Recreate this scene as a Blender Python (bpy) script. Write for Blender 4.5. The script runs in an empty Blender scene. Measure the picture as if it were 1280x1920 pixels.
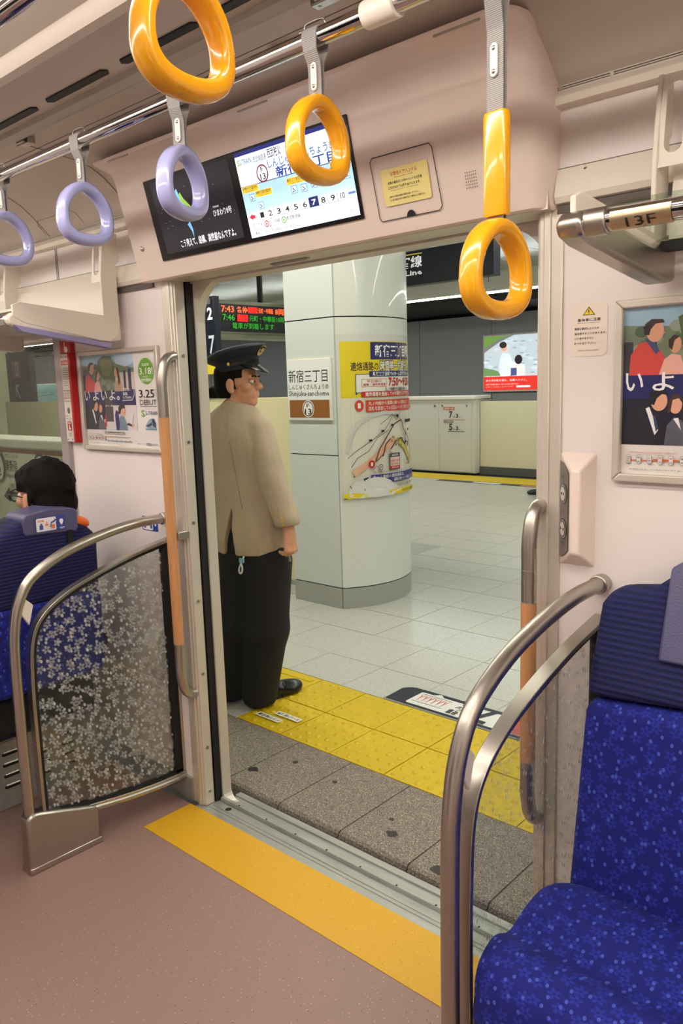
import bpy, math, random
import numpy as np
from mathutils import Vector, Matrix
random.seed(7); rng = np.random.default_rng(5)
S = bpy.context.scene; COL = S.collection; PI = math.pi
# ---------------------------------------------------------------- camera, world, lights, exposure
CAM = np.array([0.0, 0.0, 1.51]); YAW, PIT, ROL, F = 0.74063, 0.159885, -0.031012, 1485.34
fw = np.array([-math.sin(YAW)*math.cos(PIT), math.cos(YAW)*math.cos(PIT), -math.sin(PIT)])
ri = np.cross(fw, [0, 0, 1]); ri /= np.linalg.norm(ri); up = np.cross(ri, fw)
c_, s_ = math.cos(ROL), math.sin(ROL)
RI = c_*ri + s_*up; UP = -s_*ri + c_*up
cd = bpy.data.cameras.new('camera'); cam = bpy.data.objects.new('camera', cd); COL.objects.link(cam)
cam.matrix_world = Matrix([[RI[i], UP[i], -fw[i], CAM[i]] for i in range(3)] + [[0, 0, 0, 1]])
cd.sensor_fit = 'VERTICAL'; cd.sensor_height = 24; cd.lens = F/1920*24; cd.clip_start = .02
S.camera = cam
w = bpy.data.worlds.new('world'); S.world = w; w.use_nodes = True
w.node_tree.nodes['Background'].inputs[0].default_value = (.9, .95, 1, 1)
w.node_tree.nodes['Background'].inputs[1].default_value = .08
S.view_settings.view_transform = 'Standard'; S.view_settings.look = 'None'
S.view_settings.gamma = 1; S.view_settings.use_curve_mapping = False
S.view_settings.exposure = 0.0
TRAIN_LAMP = 21; STATION_LAMP = 30
YW = 1.634; XC = -1.548; HW = .65; ZP = -.03; YB = -.95
# ---------------------------------------------------------------- materials
def lin(c):
    return tuple(((v/255)/12.92 if v/255 <= .04045 else ((v/255+.055)/1.055)**2.4) for v in c[:3]) + (1,)
MATS = {}
def mat(name, rgb=(200, 200, 200), rough=.5, metal=0, emit=0, bump=0, bdist=.002, bscale=60, var=0, vscale=8, spec=.5, coat=0, stretch=None, alpha=1):
    key = name
    if key in MATS: return MATS[key]
    m = bpy.data.materials.new(name); m.use_nodes = True; MATS[key] = m
    nt = m.node_tree; b = nt.nodes['Principled BSDF']; L = nt.links.new
    c = lin(rgb)
    b.inputs['Base Color'].default_value = c; b.inputs['Roughness'].default_value = rough
    b.inputs['Metallic'].default_value = metal; b.inputs['Specular IOR Level'].default_value = spec
    b.inputs['Coat Weight'].default_value = coat
    b.inputs['Alpha'].default_value = alpha
    if emit:
        b.inputs['Emission Color'].default_value = c; b.inputs['Emission Strength'].default_value = emit
    tc = None
    def coord(scale=None):
        nonlocal tc
        tc = tc or nt.nodes.new('ShaderNodeTexCoord')
        if scale:
            mp = nt.nodes.new('ShaderNodeMapping'); mp.inputs['Scale'].default_value = scale
            L(tc.outputs['Object'], mp.inputs[0]); return mp.outputs[0]
        return tc.outputs['Object']
    if var:
        n = nt.nodes.new('ShaderNodeTexNoise'); n.inputs['Scale'].default_value = vscale; n.inputs['Detail'].default_value = 4
        L(coord(stretch), n.inputs['Vector'])
        mx = nt.nodes.new('ShaderNodeMix'); mx.data_type = 'RGBA'
        mx.inputs[6].default_value = tuple(v*(1-var) for v in c[:3]) + (1,); mx.inputs[7].default_value = tuple(min(1, v*(1+var)) for v in c[:3]) + (1,)
        L(n.outputs[0], mx.inputs[0]); L(mx.outputs[2], b.inputs['Base Color'])
    if bump:
        n = nt.nodes.new('ShaderNodeTexNoise'); n.inputs['Scale'].default_value = bscale; n.inputs['Detail'].default_value = 3
        L(coord(stretch), n.inputs['Vector'])
        bp = nt.nodes.new('ShaderNodeBump'); bp.inputs['Strength'].default_value = bump; bp.inputs['Distance'].default_value = bdist
        L(n.outputs[0], bp.inputs['Height']); L(bp.outputs[0], b.inputs['Normal'])
    return m
def flat(rgb, emit=0, rough=.45):
    return mat('print_%d_%d_%d_%g' % (*rgb, emit), rgb, rough, emit=emit)
def nodes(m): return m.node_tree, m.node_tree.nodes['Principled BSDF'], m.node_tree.links.new
def speckle(m, base, spots, coordscale=1):
    """spots: list of (rgb, voronoi scale, radius, keep 0..1)"""
    nt, b, L = nodes(m)
    tc = nt.nodes.new('ShaderNodeTexCoord'); cur = nt.nodes.new('ShaderNodeRGB'); cur.outputs[0].default_value = lin(base); cur = cur.outputs[0]
    for rgb, sc, rad, keep in spots:
        v = nt.nodes.new('ShaderNodeTexVoronoi'); v.inputs['Scale'].default_value = sc; L(tc.outputs['Object'], v.inputs['Vector'])
        lt = nt.nodes.new('ShaderNodeMath'); lt.operation = 'LESS_THAN'; L(v.outputs['Distance'], lt.inputs[0]); lt.inputs[1].default_value = rad
        sp = nt.nodes.new('ShaderNodeSeparateColor'); L(v.outputs['Color'], sp.inputs[0])
        k = nt.nodes.new('ShaderNodeMath'); k.operation = 'LESS_THAN'; L(sp.outputs[0], k.inputs[0]); k.inputs[1].default_value = keep
        mu = nt.nodes.new('ShaderNodeMath'); mu.operation = 'MULTIPLY'; L(lt.outputs[0], mu.inputs[0]); L(k.outputs[0], mu.inputs[1])
        mx = nt.nodes.new('ShaderNodeMix'); mx.data_type = 'RGBA'; L(mu.outputs[0], mx.inputs[0]); L(cur, mx.inputs[6]); mx.inputs[7].default_value = lin(rgb)
        cur = mx.outputs[2]
    L(cur, b.inputs['Base Color'])
    return m
def flower_masks(nt, vec, scale, plane='YZ'):
    """returns (petal mask, centre-oval mask) sockets from 2D Voronoi cells"""
    L = nt.links.new
    v = nt.nodes.new('ShaderNodeTexVoronoi'); v.voronoi_dimensions = '2D'; v.inputs['Scale'].default_value = scale; v.inputs['Randomness'].default_value = .8
    L(vec, v.inputs['Vector'])
    vm = nt.nodes.new('ShaderNodeVectorMath'); vm.operation = 'SCALE'; L(vec, vm.inputs[0]); vm.inputs['Scale'].default_value = 1
    sub = nt.nodes.new('ShaderNodeVectorMath'); sub.operation = 'SUBTRACT'; L(vec, sub.inputs[0]); L(v.outputs['Position'], sub.inputs[1])
    sx = nt.nodes.new('ShaderNodeSeparateXYZ'); L(sub.outputs[0], sx.inputs[0])
    def M(op, a, b=None, c=None):
        n = nt.nodes.new('ShaderNodeMath'); n.operation = op
        for i, q in enumerate((a, b, c)):
            if q is None: continue
            if isinstance(q, (int, float)): n.inputs[i].default_value = q
            else: L(q, n.inputs[i])
        return n.outputs[0]
    ang = M('ARCTAN2', sx.outputs[1], sx.outputs[0])
    r = v.outputs['Distance']
    sc = nt.nodes.new('ShaderNodeSeparateColor'); L(v.outputs['Color'], sc.inputs[0])
    a2 = M('ADD', M('MULTIPLY', ang, 2.5), M('MULTIPLY', sc.outputs[0], 6))
    lob = M('ABSOLUTE', M('COSINE', a2))
    rim = M('MULTIPLY', M('ADD', M('MULTIPLY', lob, .75), .25), .42)
    pet = M('MULTIPLY', M('LESS_THAN', r, rim), M('GREATER_THAN', r, .10))
    v2 = nt.nodes.new('ShaderNodeTexVoronoi'); v2.voronoi_dimensions = '2D'; v2.inputs['Scale'].default_value = scale*.85
    mp = nt.nodes.new('ShaderNodeMapping'); mp.inputs['Rotation'].default_value = (0, 0, .4); mp.inputs['Scale'].default_value = (1.5, 1, 1); L(vec, mp.inputs[0])
    L(mp.outputs[0], v2.inputs['Vector'])
    oval = M('MULTIPLY', M('LESS_THAN', v2.outputs['Distance'], .13), M('GREATER_THAN', v2.outputs['Distance'], -1))
    return pet, oval, M
# --- surface materials
M_WALL = mat('wall_panel', (232, 222, 217), .42, var=.02)
M_HEAD = mat('header_panel', (233, 216, 204), .38)
M_CEIL = mat('ceiling_paint', (196, 184, 172), .5)
M_CREAM = mat('rack_paint', (226, 217, 202), .4)
M_STEEL = mat('satin_steel', (182, 176, 166), .34, 1, bump=.05, bscale=300)
M_JAMB = mat('jamb_aluminium', (212, 204, 190), .45, .45)
M_CHROME = mat('chrome', (204, 202, 200), .06, 1)
M_SILL = mat('sill_steel', (176, 178, 172), .36, .55, var=.25, vscale=6, stretch=(1, 9, 1))
M_BLACK = mat('black_rubber', (14, 13, 13), .6)
M_DARK = mat('dark_void', (22, 22, 22), .8)
M_YEL = mat('strap_yellow', (240, 168, 14), .22, coat=.5)
M_LAV = mat('strap_lavender', (164, 166, 212), .22, coat=.5)
M_WEB = mat('webbing_grey', (150, 146, 144), .8)
M_WHITE = mat('white_plastic', (232, 226, 214), .35)
M_WOOD = mat('wood_grip', (196, 140, 90), .5, var=.22, vscale=14, stretch=(8, 8, .6))
M_TRIMG = mat('window_metal', (176, 168, 168), .35, .6)
wv = nodes(M_WEB)
tc = wv[0].nodes.new('ShaderNodeTexCoord'); wt = wv[0].nodes.new('ShaderNodeTexWave'); wt.bands_direction = 'Z'; wt.inputs['Scale'].default_value = 110
wv[2](tc.outputs['Object'], wt.inputs[0]); cr = wv[0].nodes.new('ShaderNodeMix'); cr.data_type = 'RGBA'
cr.inputs[6].default_value = lin((120, 116, 114)); cr.inputs[7].default_value = lin((176, 172, 168)); wv[2](wt.outputs[0], cr.inputs[0]); wv[2](cr.outputs[2], wv[1].inputs[0])
M_FLOOR = speckle(mat('train_floor', (150, 118, 108), .5), (146, 116, 107), [((205, 180, 165), 95, .13, .35), ((85, 60, 55), 80, .12, .25)])
M_STRIP = speckle(mat('floor_strip_yellow', (208, 160, 24), .5), (210, 160, 26), [((150, 100, 20), 110, .15, .35), ((250, 215, 90), 90, .12, .2)])
M_TACT = mat('tactile_yellow', (198, 170, 10), .5, var=.10, vscale=7)
M_GRAN = speckle(mat('granite', (120, 112, 104), .75, bump=.4, bscale=300), (128, 118, 106), [((60, 54, 50), 230, .42, .5), ((176, 166, 152), 170, .38, .35), ((52, 48, 44), 14, .2, .3)])
M_TILE = speckle(mat('platform_tile', (186, 188, 180), .22, spec=.5), (182, 184, 176), [((150, 152, 146), 240, .4, .4), ((205, 206, 200), 200, .35, .35)])
M_TILED = mat('platform_tile_dark', (158, 162, 158), .25)
M_GROUT = mat('grout', (58, 57, 54), .8)
M_PIL = mat('pillar_panel', (214, 218, 210), .3, coat=.3)
M_PILF = mat('pillar_panel_grey', (204, 209, 206), .35)
M_BASE = mat('pillar_skirting', (160, 162, 154), .4)
M_SCEIL = mat('station_ceiling', (150, 154, 146), .18)
M_SWALL = mat('station_wall', (166, 168, 171), .5)
M_GATE = mat('gate_white', (206, 205, 196), .4)
M_GATEG = mat('gate_cream', (220, 214, 184), .4)
M_NAVY = mat('sign_navy', (16, 24, 42), .4)
# fabric: blue flowers; one version per seat orientation
def seat_fabric(name, ui, vi):
    m = mat(name, (24, 34, 128), .85, bump=.25, bscale=500)
    nt, b, L = nodes(m)
    tc = nt.nodes.new('ShaderNodeTexCoord'); sp = nt.nodes.new('ShaderNodeSeparateXYZ'); L(tc.outputs['Object'], sp.inputs[0])
    ad = nt.nodes.new('ShaderNodeMath'); ad.operation = 'ADD'; L(sp.outputs[vi], ad.inputs[0]); L(sp.outputs[2], ad.inputs[1])
    cv = nt.nodes.new('ShaderNodeCombineXYZ'); L(sp.outputs[ui], cv.inputs[0]); L(ad.outputs[0], cv.inputs[1])
    pet, oval, M = flower_masks(nt, cv.outputs[0], 33)
    mx = nt.nodes.new('ShaderNodeMix'); mx.data_type = 'RGBA'; mx.inputs[6].default_value = lin((14, 22, 118)); mx.inputs[7].default_value = lin((28, 42, 150)); L(pet, mx.inputs[0])
    mx2 = nt.nodes.new('ShaderNodeMix'); mx2.data_type = 'RGBA'; L(mx.outputs[2], mx2.inputs[6]); mx2.inputs[7].default_value = lin((66, 86, 190)); L(oval, mx2.inputs[0])
    L(mx2.outputs[2], b.inputs[0]); return m
M_SEAT = seat_fabric('seat_blue', 0, 1); M_SEATR = seat_fabric('seat_blue_row', 1, 0)
M_SNAVY = mat('seat_navy', (18, 22, 70), .85)
nt, b, L = nodes(M_SNAVY)
tc = nt.nodes.new('ShaderNodeTexCoord'); wt = nt.nodes.new('ShaderNodeTexWave'); wt.bands_direction = 'Z'; wt.inputs['Scale'].default_value = 26; wt.inputs['Distortion'].default_value = .6
L(tc.outputs['Object'], wt.inputs[0]); mx = nt.nodes.new('ShaderNodeMix'); mx.data_type = 'RGBA'; mx.inputs[6].default_value = lin((12, 15, 58)); mx.inputs[7].default_value = lin((24, 29, 88)); L(wt.outputs[0], mx.inputs[0]); L(mx.outputs[2], b.inputs[0])
bp = nt.nodes.new('ShaderNodeBump'); bp.inputs['Distance'].default_value = .003; bp.inputs['Strength'].default_value = .5; L(wt.outputs[0], bp.inputs['Height']); L(bp.outputs[0], b.inputs['Normal'])
M_COVER = mat('headrest_vinyl', (84, 84, 118), .35, bump=.6, bscale=350)
def glass(name, tint=(255, 255, 255), gloss=.08, flowers=None, rough=.02):
    m = bpy.data.materials.new(name); m.use_nodes = True; nt = m.node_tree; nt.nodes.remove(nt.nodes['Principled BSDF']); L = nt.links.new
    tr = nt.nodes.new('ShaderNodeBsdfTransparent'); tr.inputs[0].default_value = lin(tint)
    gl = nt.nodes.new('ShaderNodeBsdfGlossy'); gl.inputs['Roughness'].default_value = rough
    fr = nt.nodes.new('ShaderNodeLayerWeight'); fr.inputs[0].default_value = .5
    pw = nt.nodes.new('ShaderNodeMath'); pw.operation = 'POWER'; L(fr.outputs['Facing'], pw.inputs[0]); pw.inputs[1].default_value = 5
    mu = nt.nodes.new('ShaderNodeMath'); mu.operation = 'MULTIPLY_ADD'; L(pw.outputs[0], mu.inputs[0]); mu.inputs[1].default_value = .5; mu.inputs[2].default_value = gloss/2
    mx = nt.nodes.new('ShaderNodeMixShader'); L(mu.outputs[0], mx.inputs[0]); L(tr.outputs[0], mx.inputs[1]); L(gl.outputs[0], mx.inputs[2])
    cur = mx.outputs[0]
    if flowers:
        tc = nt.nodes.new('ShaderNodeTexCoord'); sp = nt.nodes.new('ShaderNodeSeparateXYZ'); L(tc.outputs['Object'], sp.inputs[0])
        cv = nt.nodes.new('ShaderNodeCombineXYZ'); L(sp.outputs[1], cv.inputs[0]); L(sp.outputs[2], cv.inputs[1])
        pet, oval, M = flower_masks(nt, cv.outputs[0], 30)
        df = nt.nodes.new('ShaderNodeBsdfDiffuse'); df.inputs[0].default_value = lin((205, 205, 200))
        f1 = M('MAXIMUM', M('MULTIPLY', pet, flowers[0]), M('MULTIPLY', oval, flowers[1]))
        f1 = M('MAXIMUM', f1, flowers[2])
        m2 = nt.nodes.new('ShaderNodeMixShader'); L(f1, m2.inputs[0]); L(cur, m2.inputs[1]); L(df.outputs[0], m2.inputs[2]); cur = m2.outputs[0]
    L(cur, nt.nodes['Material Output'].inputs[0]); MATS[name] = m
    return m
M_GLASSF = glass('partition_glass', (240, 242, 240), .05, (.30, .62, .02)); M_GLASSR = glass('partition_glass_faint', (240, 242, 240), .04, (.10, .34, .02))
M_WIN = glass('window_glass', (238, 244, 236), .10)
# ---------------------------------------------------------------- mesh helpers
def tag(o, label=None, cat=None, group=None, kind=None):
    if label: o['label'] = label
    if cat: o['category'] = cat
    if group: o['group'] = group
    if kind: o['kind'] = kind
    return o
def empty(name, loc, label, cat, group=None):
    o = bpy.data.objects.new(name, None); COL.objects.link(o); o.location = loc; o.empty_display_size = .05
    return tag(o, label, cat, group)
def link(name, me, parent=None, loc=None):
    o = bpy.data.objects.new(name, me); COL.objects.link(o)
    if loc is not None: o.location = loc
    if parent is not None:
        o.parent = parent
        if loc is None:
            W = Matrix.Identity(4); p = parent
            chain = []
            while p is not None: chain.append(p); p = p.parent
            for p in reversed(chain): W = W @ p.matrix_basis
            o.matrix_basis = W.inverted()
    return o
STUFFN = {'rivet', 'screw', 'groove', 'panel_joint', 'panel_seam', 'speaker_grille', 'air_slot', 'hinge', 'louvre_slot', 'shadow_gap', 'far_tiles', 'button_dot', 'finger_crease', 'collar', 'button_lettering'}
class MB:
    def __init__(s): s.v = []; s.f = []; s.m = []; s.cur = 0
    def add(s, vs, fs):
        n = len(s.v); s.v += [tuple(map(float, p)) for p in vs]
        s.f += [tuple(i+n for i in f) for f in fs]; s.m += [s.cur]*len(fs); return s
    def box(s, x0, x1, y0, y1, z0, z1):
        x0, x1 = min(x0, x1), max(x0, x1); y0, y1 = min(y0, y1), max(y0, y1); z0, z1 = min(z0, z1), max(z0, z1)
        return s.add([(x, y, z) for x in (x0, x1) for y in (y0, y1) for z in (z0, z1)],
                     [(0, 1, 3, 2), (4, 6, 7, 5), (0, 4, 5, 1), (2, 3, 7, 6), (0, 2, 6, 4), (1, 5, 7, 3)])
    def prism(s, poly, ax, a, b):
        """poly 2D (other two axes, in order) extruded on axis ax from a to b"""
        A = 'xyz'.index(ax); o = [i for i in range(3) if i != A]; n = len(poly); vs = []
        for t in (a, b):
            for p in poly:
                q = [0, 0, 0]; q[A] = t; q[o[0]] = p[0]; q[o[1]] = p[1]; vs.append(q)
        area = sum(poly[i][0]*poly[(i+1) % n][1]-poly[(i+1) % n][0]*poly[i][1] for i in range(n))
        flip = (area > 0) == (a < b); flip = flip if A != 1 else not flip
        c1 = tuple(range(n)); c2 = tuple(range(n, 2*n))
        fs = [c1[::-1] if flip else c1, c2 if flip else c2[::-1]]
        for i in range(n):
            j = (i+1) % n; q = (i, j, j+n, i+n); fs.append(q if flip else q[::-1])
        return s.add(vs, fs)
    def tube(s, path, r, seg=12, cap=True, flatten=None):
        P = [np.array(p, float) for p in path]; n = len(P); rs = r if hasattr(r, '__len__') else [r]*n
        T = []
        for i in range(n):
            t = P[min(i+1, n-1)]-P[max(i-1, 0)]; T.append(t/np.linalg.norm(t))
        ref = np.array([0, 0, 1.]) if abs(T[0][2]) < .9 else np.array([1., 0, 0])
        N = np.cross(T[0], ref); N /= np.linalg.norm(N); vs = []
        for i in range(n):
            N = N-T[i]*(N@T[i]); N /= np.linalg.norm(N); B = np.cross(T[i], N)
            for k in range(seg):
                a = 2*PI*k/seg; vs.append(P[i]+rs[i]*(math.cos(a)*N+math.sin(a)*B))
        fs = [(i*seg+k, i*seg+(k+1) % seg, (i+1)*seg+(k+1) % seg, (i+1)*seg+k) for i in range(n-1) for k in range(seg)]
        if cap: fs += [tuple(range(seg))[::-1], tuple((n-1)*seg+k for k in range(seg))]
        return s.add(vs, fs)
    def grid(s, G, close_u=False, close_v=False):
        G = np.array(G, float); a, c = G.shape[:2]; vs = G.reshape(-1, 3)
        fs = [(i*c+j, ((i+1) % a)*c+j, ((i+1) % a)*c+(j+1) % c, i*c+(j+1) % c) for i in range(a if close_u else a-1) for j in range(c if close_v else c-1)]
        return s.add(vs, fs)
    def dome(s, c, r, h, seg=8, rings=2):
        vs = [(c[0], c[1], c[2]+h)]; fs = []
        for k in range(1, rings+1):
            a = k/rings*PI/2
            for q in range(seg): vs.append((c[0]+r*math.sin(a)*math.cos(2*PI*q/seg), c[1]+r*math.sin(a)*math.sin(2*PI*q/seg), c[2]+h*math.cos(a)))
        for q in range(seg): fs.append((0, 1+q, 1+(q+1) % seg))
        for k in range(rings-1):
            for q in range(seg): a = 1+k*seg; fs.append((a+q, a+seg+q, a+seg+(q+1) % seg, a+(q+1) % seg))
        return s.add(vs, fs)
    def mesh(s, name, mats, smooth=None):
        me = bpy.data.meshes.new(name); me.from_pydata(s.v, [], s.f)
        for m in (mats if isinstance(mats, (list, tuple)) else [mats]): me.materials.append(m)
        if any(s.m): me.polygons.foreach_set('material_index', s.m)
        me.update()
        if smooth is not None:
            me.shade_smooth() if smooth >= 180 else (me.shade_smooth(), me.set_sharp_from_angle(angle=math.radians(smooth)))
        return me
    def build(s, name, mats, parent=None, smooth=None, bevel=0, bseg=2, recalc=False):
        me = s.mesh(name, mats, 30 if (bevel and smooth is None) else smooth)
        if recalc:
            import bmesh
            bm = bmesh.new(); bm.from_mesh(me); bmesh.ops.recalc_face_normals(bm, faces=bm.faces); bm.to_mesh(me); bm.free()
        o = link(name, me, parent)
        if name in STUFFN: o['kind'] = 'stuff'
        if bevel:
            md = o.modifiers.new('bevel', 'BEVEL'); md.width = bevel; md.segments = bseg; md.limit_method = 'ANGLE'; md.angle_limit = math.radians(35)
            md.harden_normals = False
        return o
def struct(o): o['kind'] = 'structure'; return o
def thing(o, label, cat, group=None): return tag(o, label, cat, group)
def smoothpath(pts, n=8):
    """Catmull-Rom through points"""
    P = [np.array(p, float) for p in pts]; P = [2*P[0]-P[1]] + P + [2*P[-1]-P[-2]]; out = []
    for i in range(1, len(P)-2):
        for k in range(n):
            t = k/n; a, b, c, d = P[i-1:i+3]
            out.append(.5*((2*b)+(-a+c)*t+(2*a-5*b+4*c-d)*t*t+(-a+3*b-3*c+d)*t**3))
    out.append(P[-2]); return out
# ---------------------------------------------------------------- flat print
_tc = {}
def text_geo(s, bold=0):
    if (s, bold) in _tc: return _tc[(s, bold)]
    cu = bpy.data.curves.new('t', 'FONT'); cu.body = s; cu.size = 1; cu.offset = bold; cu.resolution_u = 2 if len(s) < 12 else 1; cu.fill_mode = 'FRONT'
    o = bpy.data.objects.new('t', cu); COL.objects.link(o)
    me = o.to_mesh(); v = np.array([x.co[:2] for x in me.vertices]); f = [tuple(p.vertices) for p in me.polygons]
    o.to_mesh_clear(); bpy.data.objects.remove(o); bpy.data.curves.remove(cu)
    if len(v) == 0: v = np.zeros((0, 2))
    _tc[(s, bold)] = (v, f); return v, f
class Print:
    def __init__(s, fn, step=.0005, emit=0, asp=1.0):
        s.fn = fn; s.step = step; s.layer = 0; s.mb = MB(); s.mats = []; s.emit = emit; s.asp = asp; s.rough = .45
    def mi(s, rgb):
        m = flat(rgb, s.emit, s.rough)
        if m not in s.mats: s.mats.append(m)
        s.mb.cur = s.mats.index(m)
    def poly(s, pts, rgb, up=True):
        if up: s.layer += 1
        s.mi(rgb); s.mb.add([s.fn(u, v, s.layer*s.step) for u, v in pts], [tuple(range(len(pts)))])
    def rect(s, u0, v0, u1, v1, rgb, n=1, up=True):
        if up: s.layer += 1
        s.mi(rgb)
        for i in range(n):
            a = u0+(u1-u0)*i/n; b_ = u0+(u1-u0)*(i+1)/n
            s.mb.add([s.fn(a, v0, s.layer*s.step), s.fn(b_, v0, s.layer*s.step), s.fn(b_, v1, s.layer*s.step), s.fn(a, v1, s.layer*s.step)], [(0, 1, 2, 3)])
    def rrect(s, u0, v0, u1, v1, r, rgb):
        pts = []
        for cx, cy, a0 in ((u1-r, v0+r*s.asp, -90), (u1-r, v1-r*s.asp, 0), (u0+r, v1-r*s.asp, 90), (u0+r, v0+r*s.asp, 180)):
            for k in range(5):
                a = math.radians(a0+k*22.5); pts.append((cx+r*math.cos(a), cy+r*s.asp*math.sin(a)))
        s.poly(pts, rgb)
    def ell(s, u, v, ru, rv, rgb, n=24, rot=0, up=True):
        c, q = math.cos(rot), math.sin(rot); s.poly([(u+ru*math.cos(t)*c-rv*math.sin(t)*q/1, v+ru*math.cos(t)*q+rv*math.sin(t)*c) for t in [2*PI*k/n for k in range(n)]], rgb, up)
    def line(s, pts, w, rgb, wv=None):
        s.layer += 1; s.mi(rgb); wv = wv or w*s.asp
        for (a, b), (c, d) in zip(pts, pts[1:]):
            dx, dy = (c-a)/w, (d-b)/wv; l = math.hypot(dx, dy) or 1; nx, ny = -dy/l*w/2, dx/l*wv/2
            s.mb.add([s.fn(*p, s.layer*s.step) for p in ((a-nx, b-ny), (c-nx, d-ny), (c+nx, d+ny), (a+nx, b+ny))], [(0, 1, 2, 3)])
    sub = 0
    def text(s, t, u0, v0, u1, v1, rgb, bold=0, flip=False, up=True):
        v, f = text_geo(t, bold)
        for _ in range(s.sub if len(v) else 0):
            vl = [tuple(q) for q in v]; mid = {}; nf = []
            def md(a, b):
                k = (min(a, b), max(a, b))
                if k not in mid: mid[k] = len(vl); vl.append(((vl[a][0]+vl[b][0])/2, (vl[a][1]+vl[b][1])/2))
                return mid[k]
            for q in f:
                for i in range(1, len(q)-1):
                    a, b, c = q[0], q[i], q[i+1]; ab, bc, ca = md(a, b), md(b, c), md(c, a); nf += [(a, ab, ca), (ab, b, bc), (ca, bc, c), (ab, bc, ca)]
            v = np.array(vl); f = nf
        if len(v) == 0: return
        if up: s.layer += 1
        s.mi(rgb); lo = v.min(0); hi = v.max(0); d = np.maximum(hi-lo, 1e-6); q = (v-lo)/d
        if flip: q = 1-q
        s.mb.add([s.fn(u0+(u1-u0)*a, v0+(v1-v0)*b_, s.layer*s.step) for a, b_ in q], f)
    def build(s, name, parent): return s.mb.build(name, s.mats, parent)
def plane_fn(o, U, V, N=None):
    o, U, V = map(lambda a: np.array(a, float), (o, U, V)); N = np.cross(U, V) if N is None else np.array(N, float); N = N/np.linalg.norm(N)
    return lambda u, v, d: tuple(o+U*u+V*v+N*d)
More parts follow.
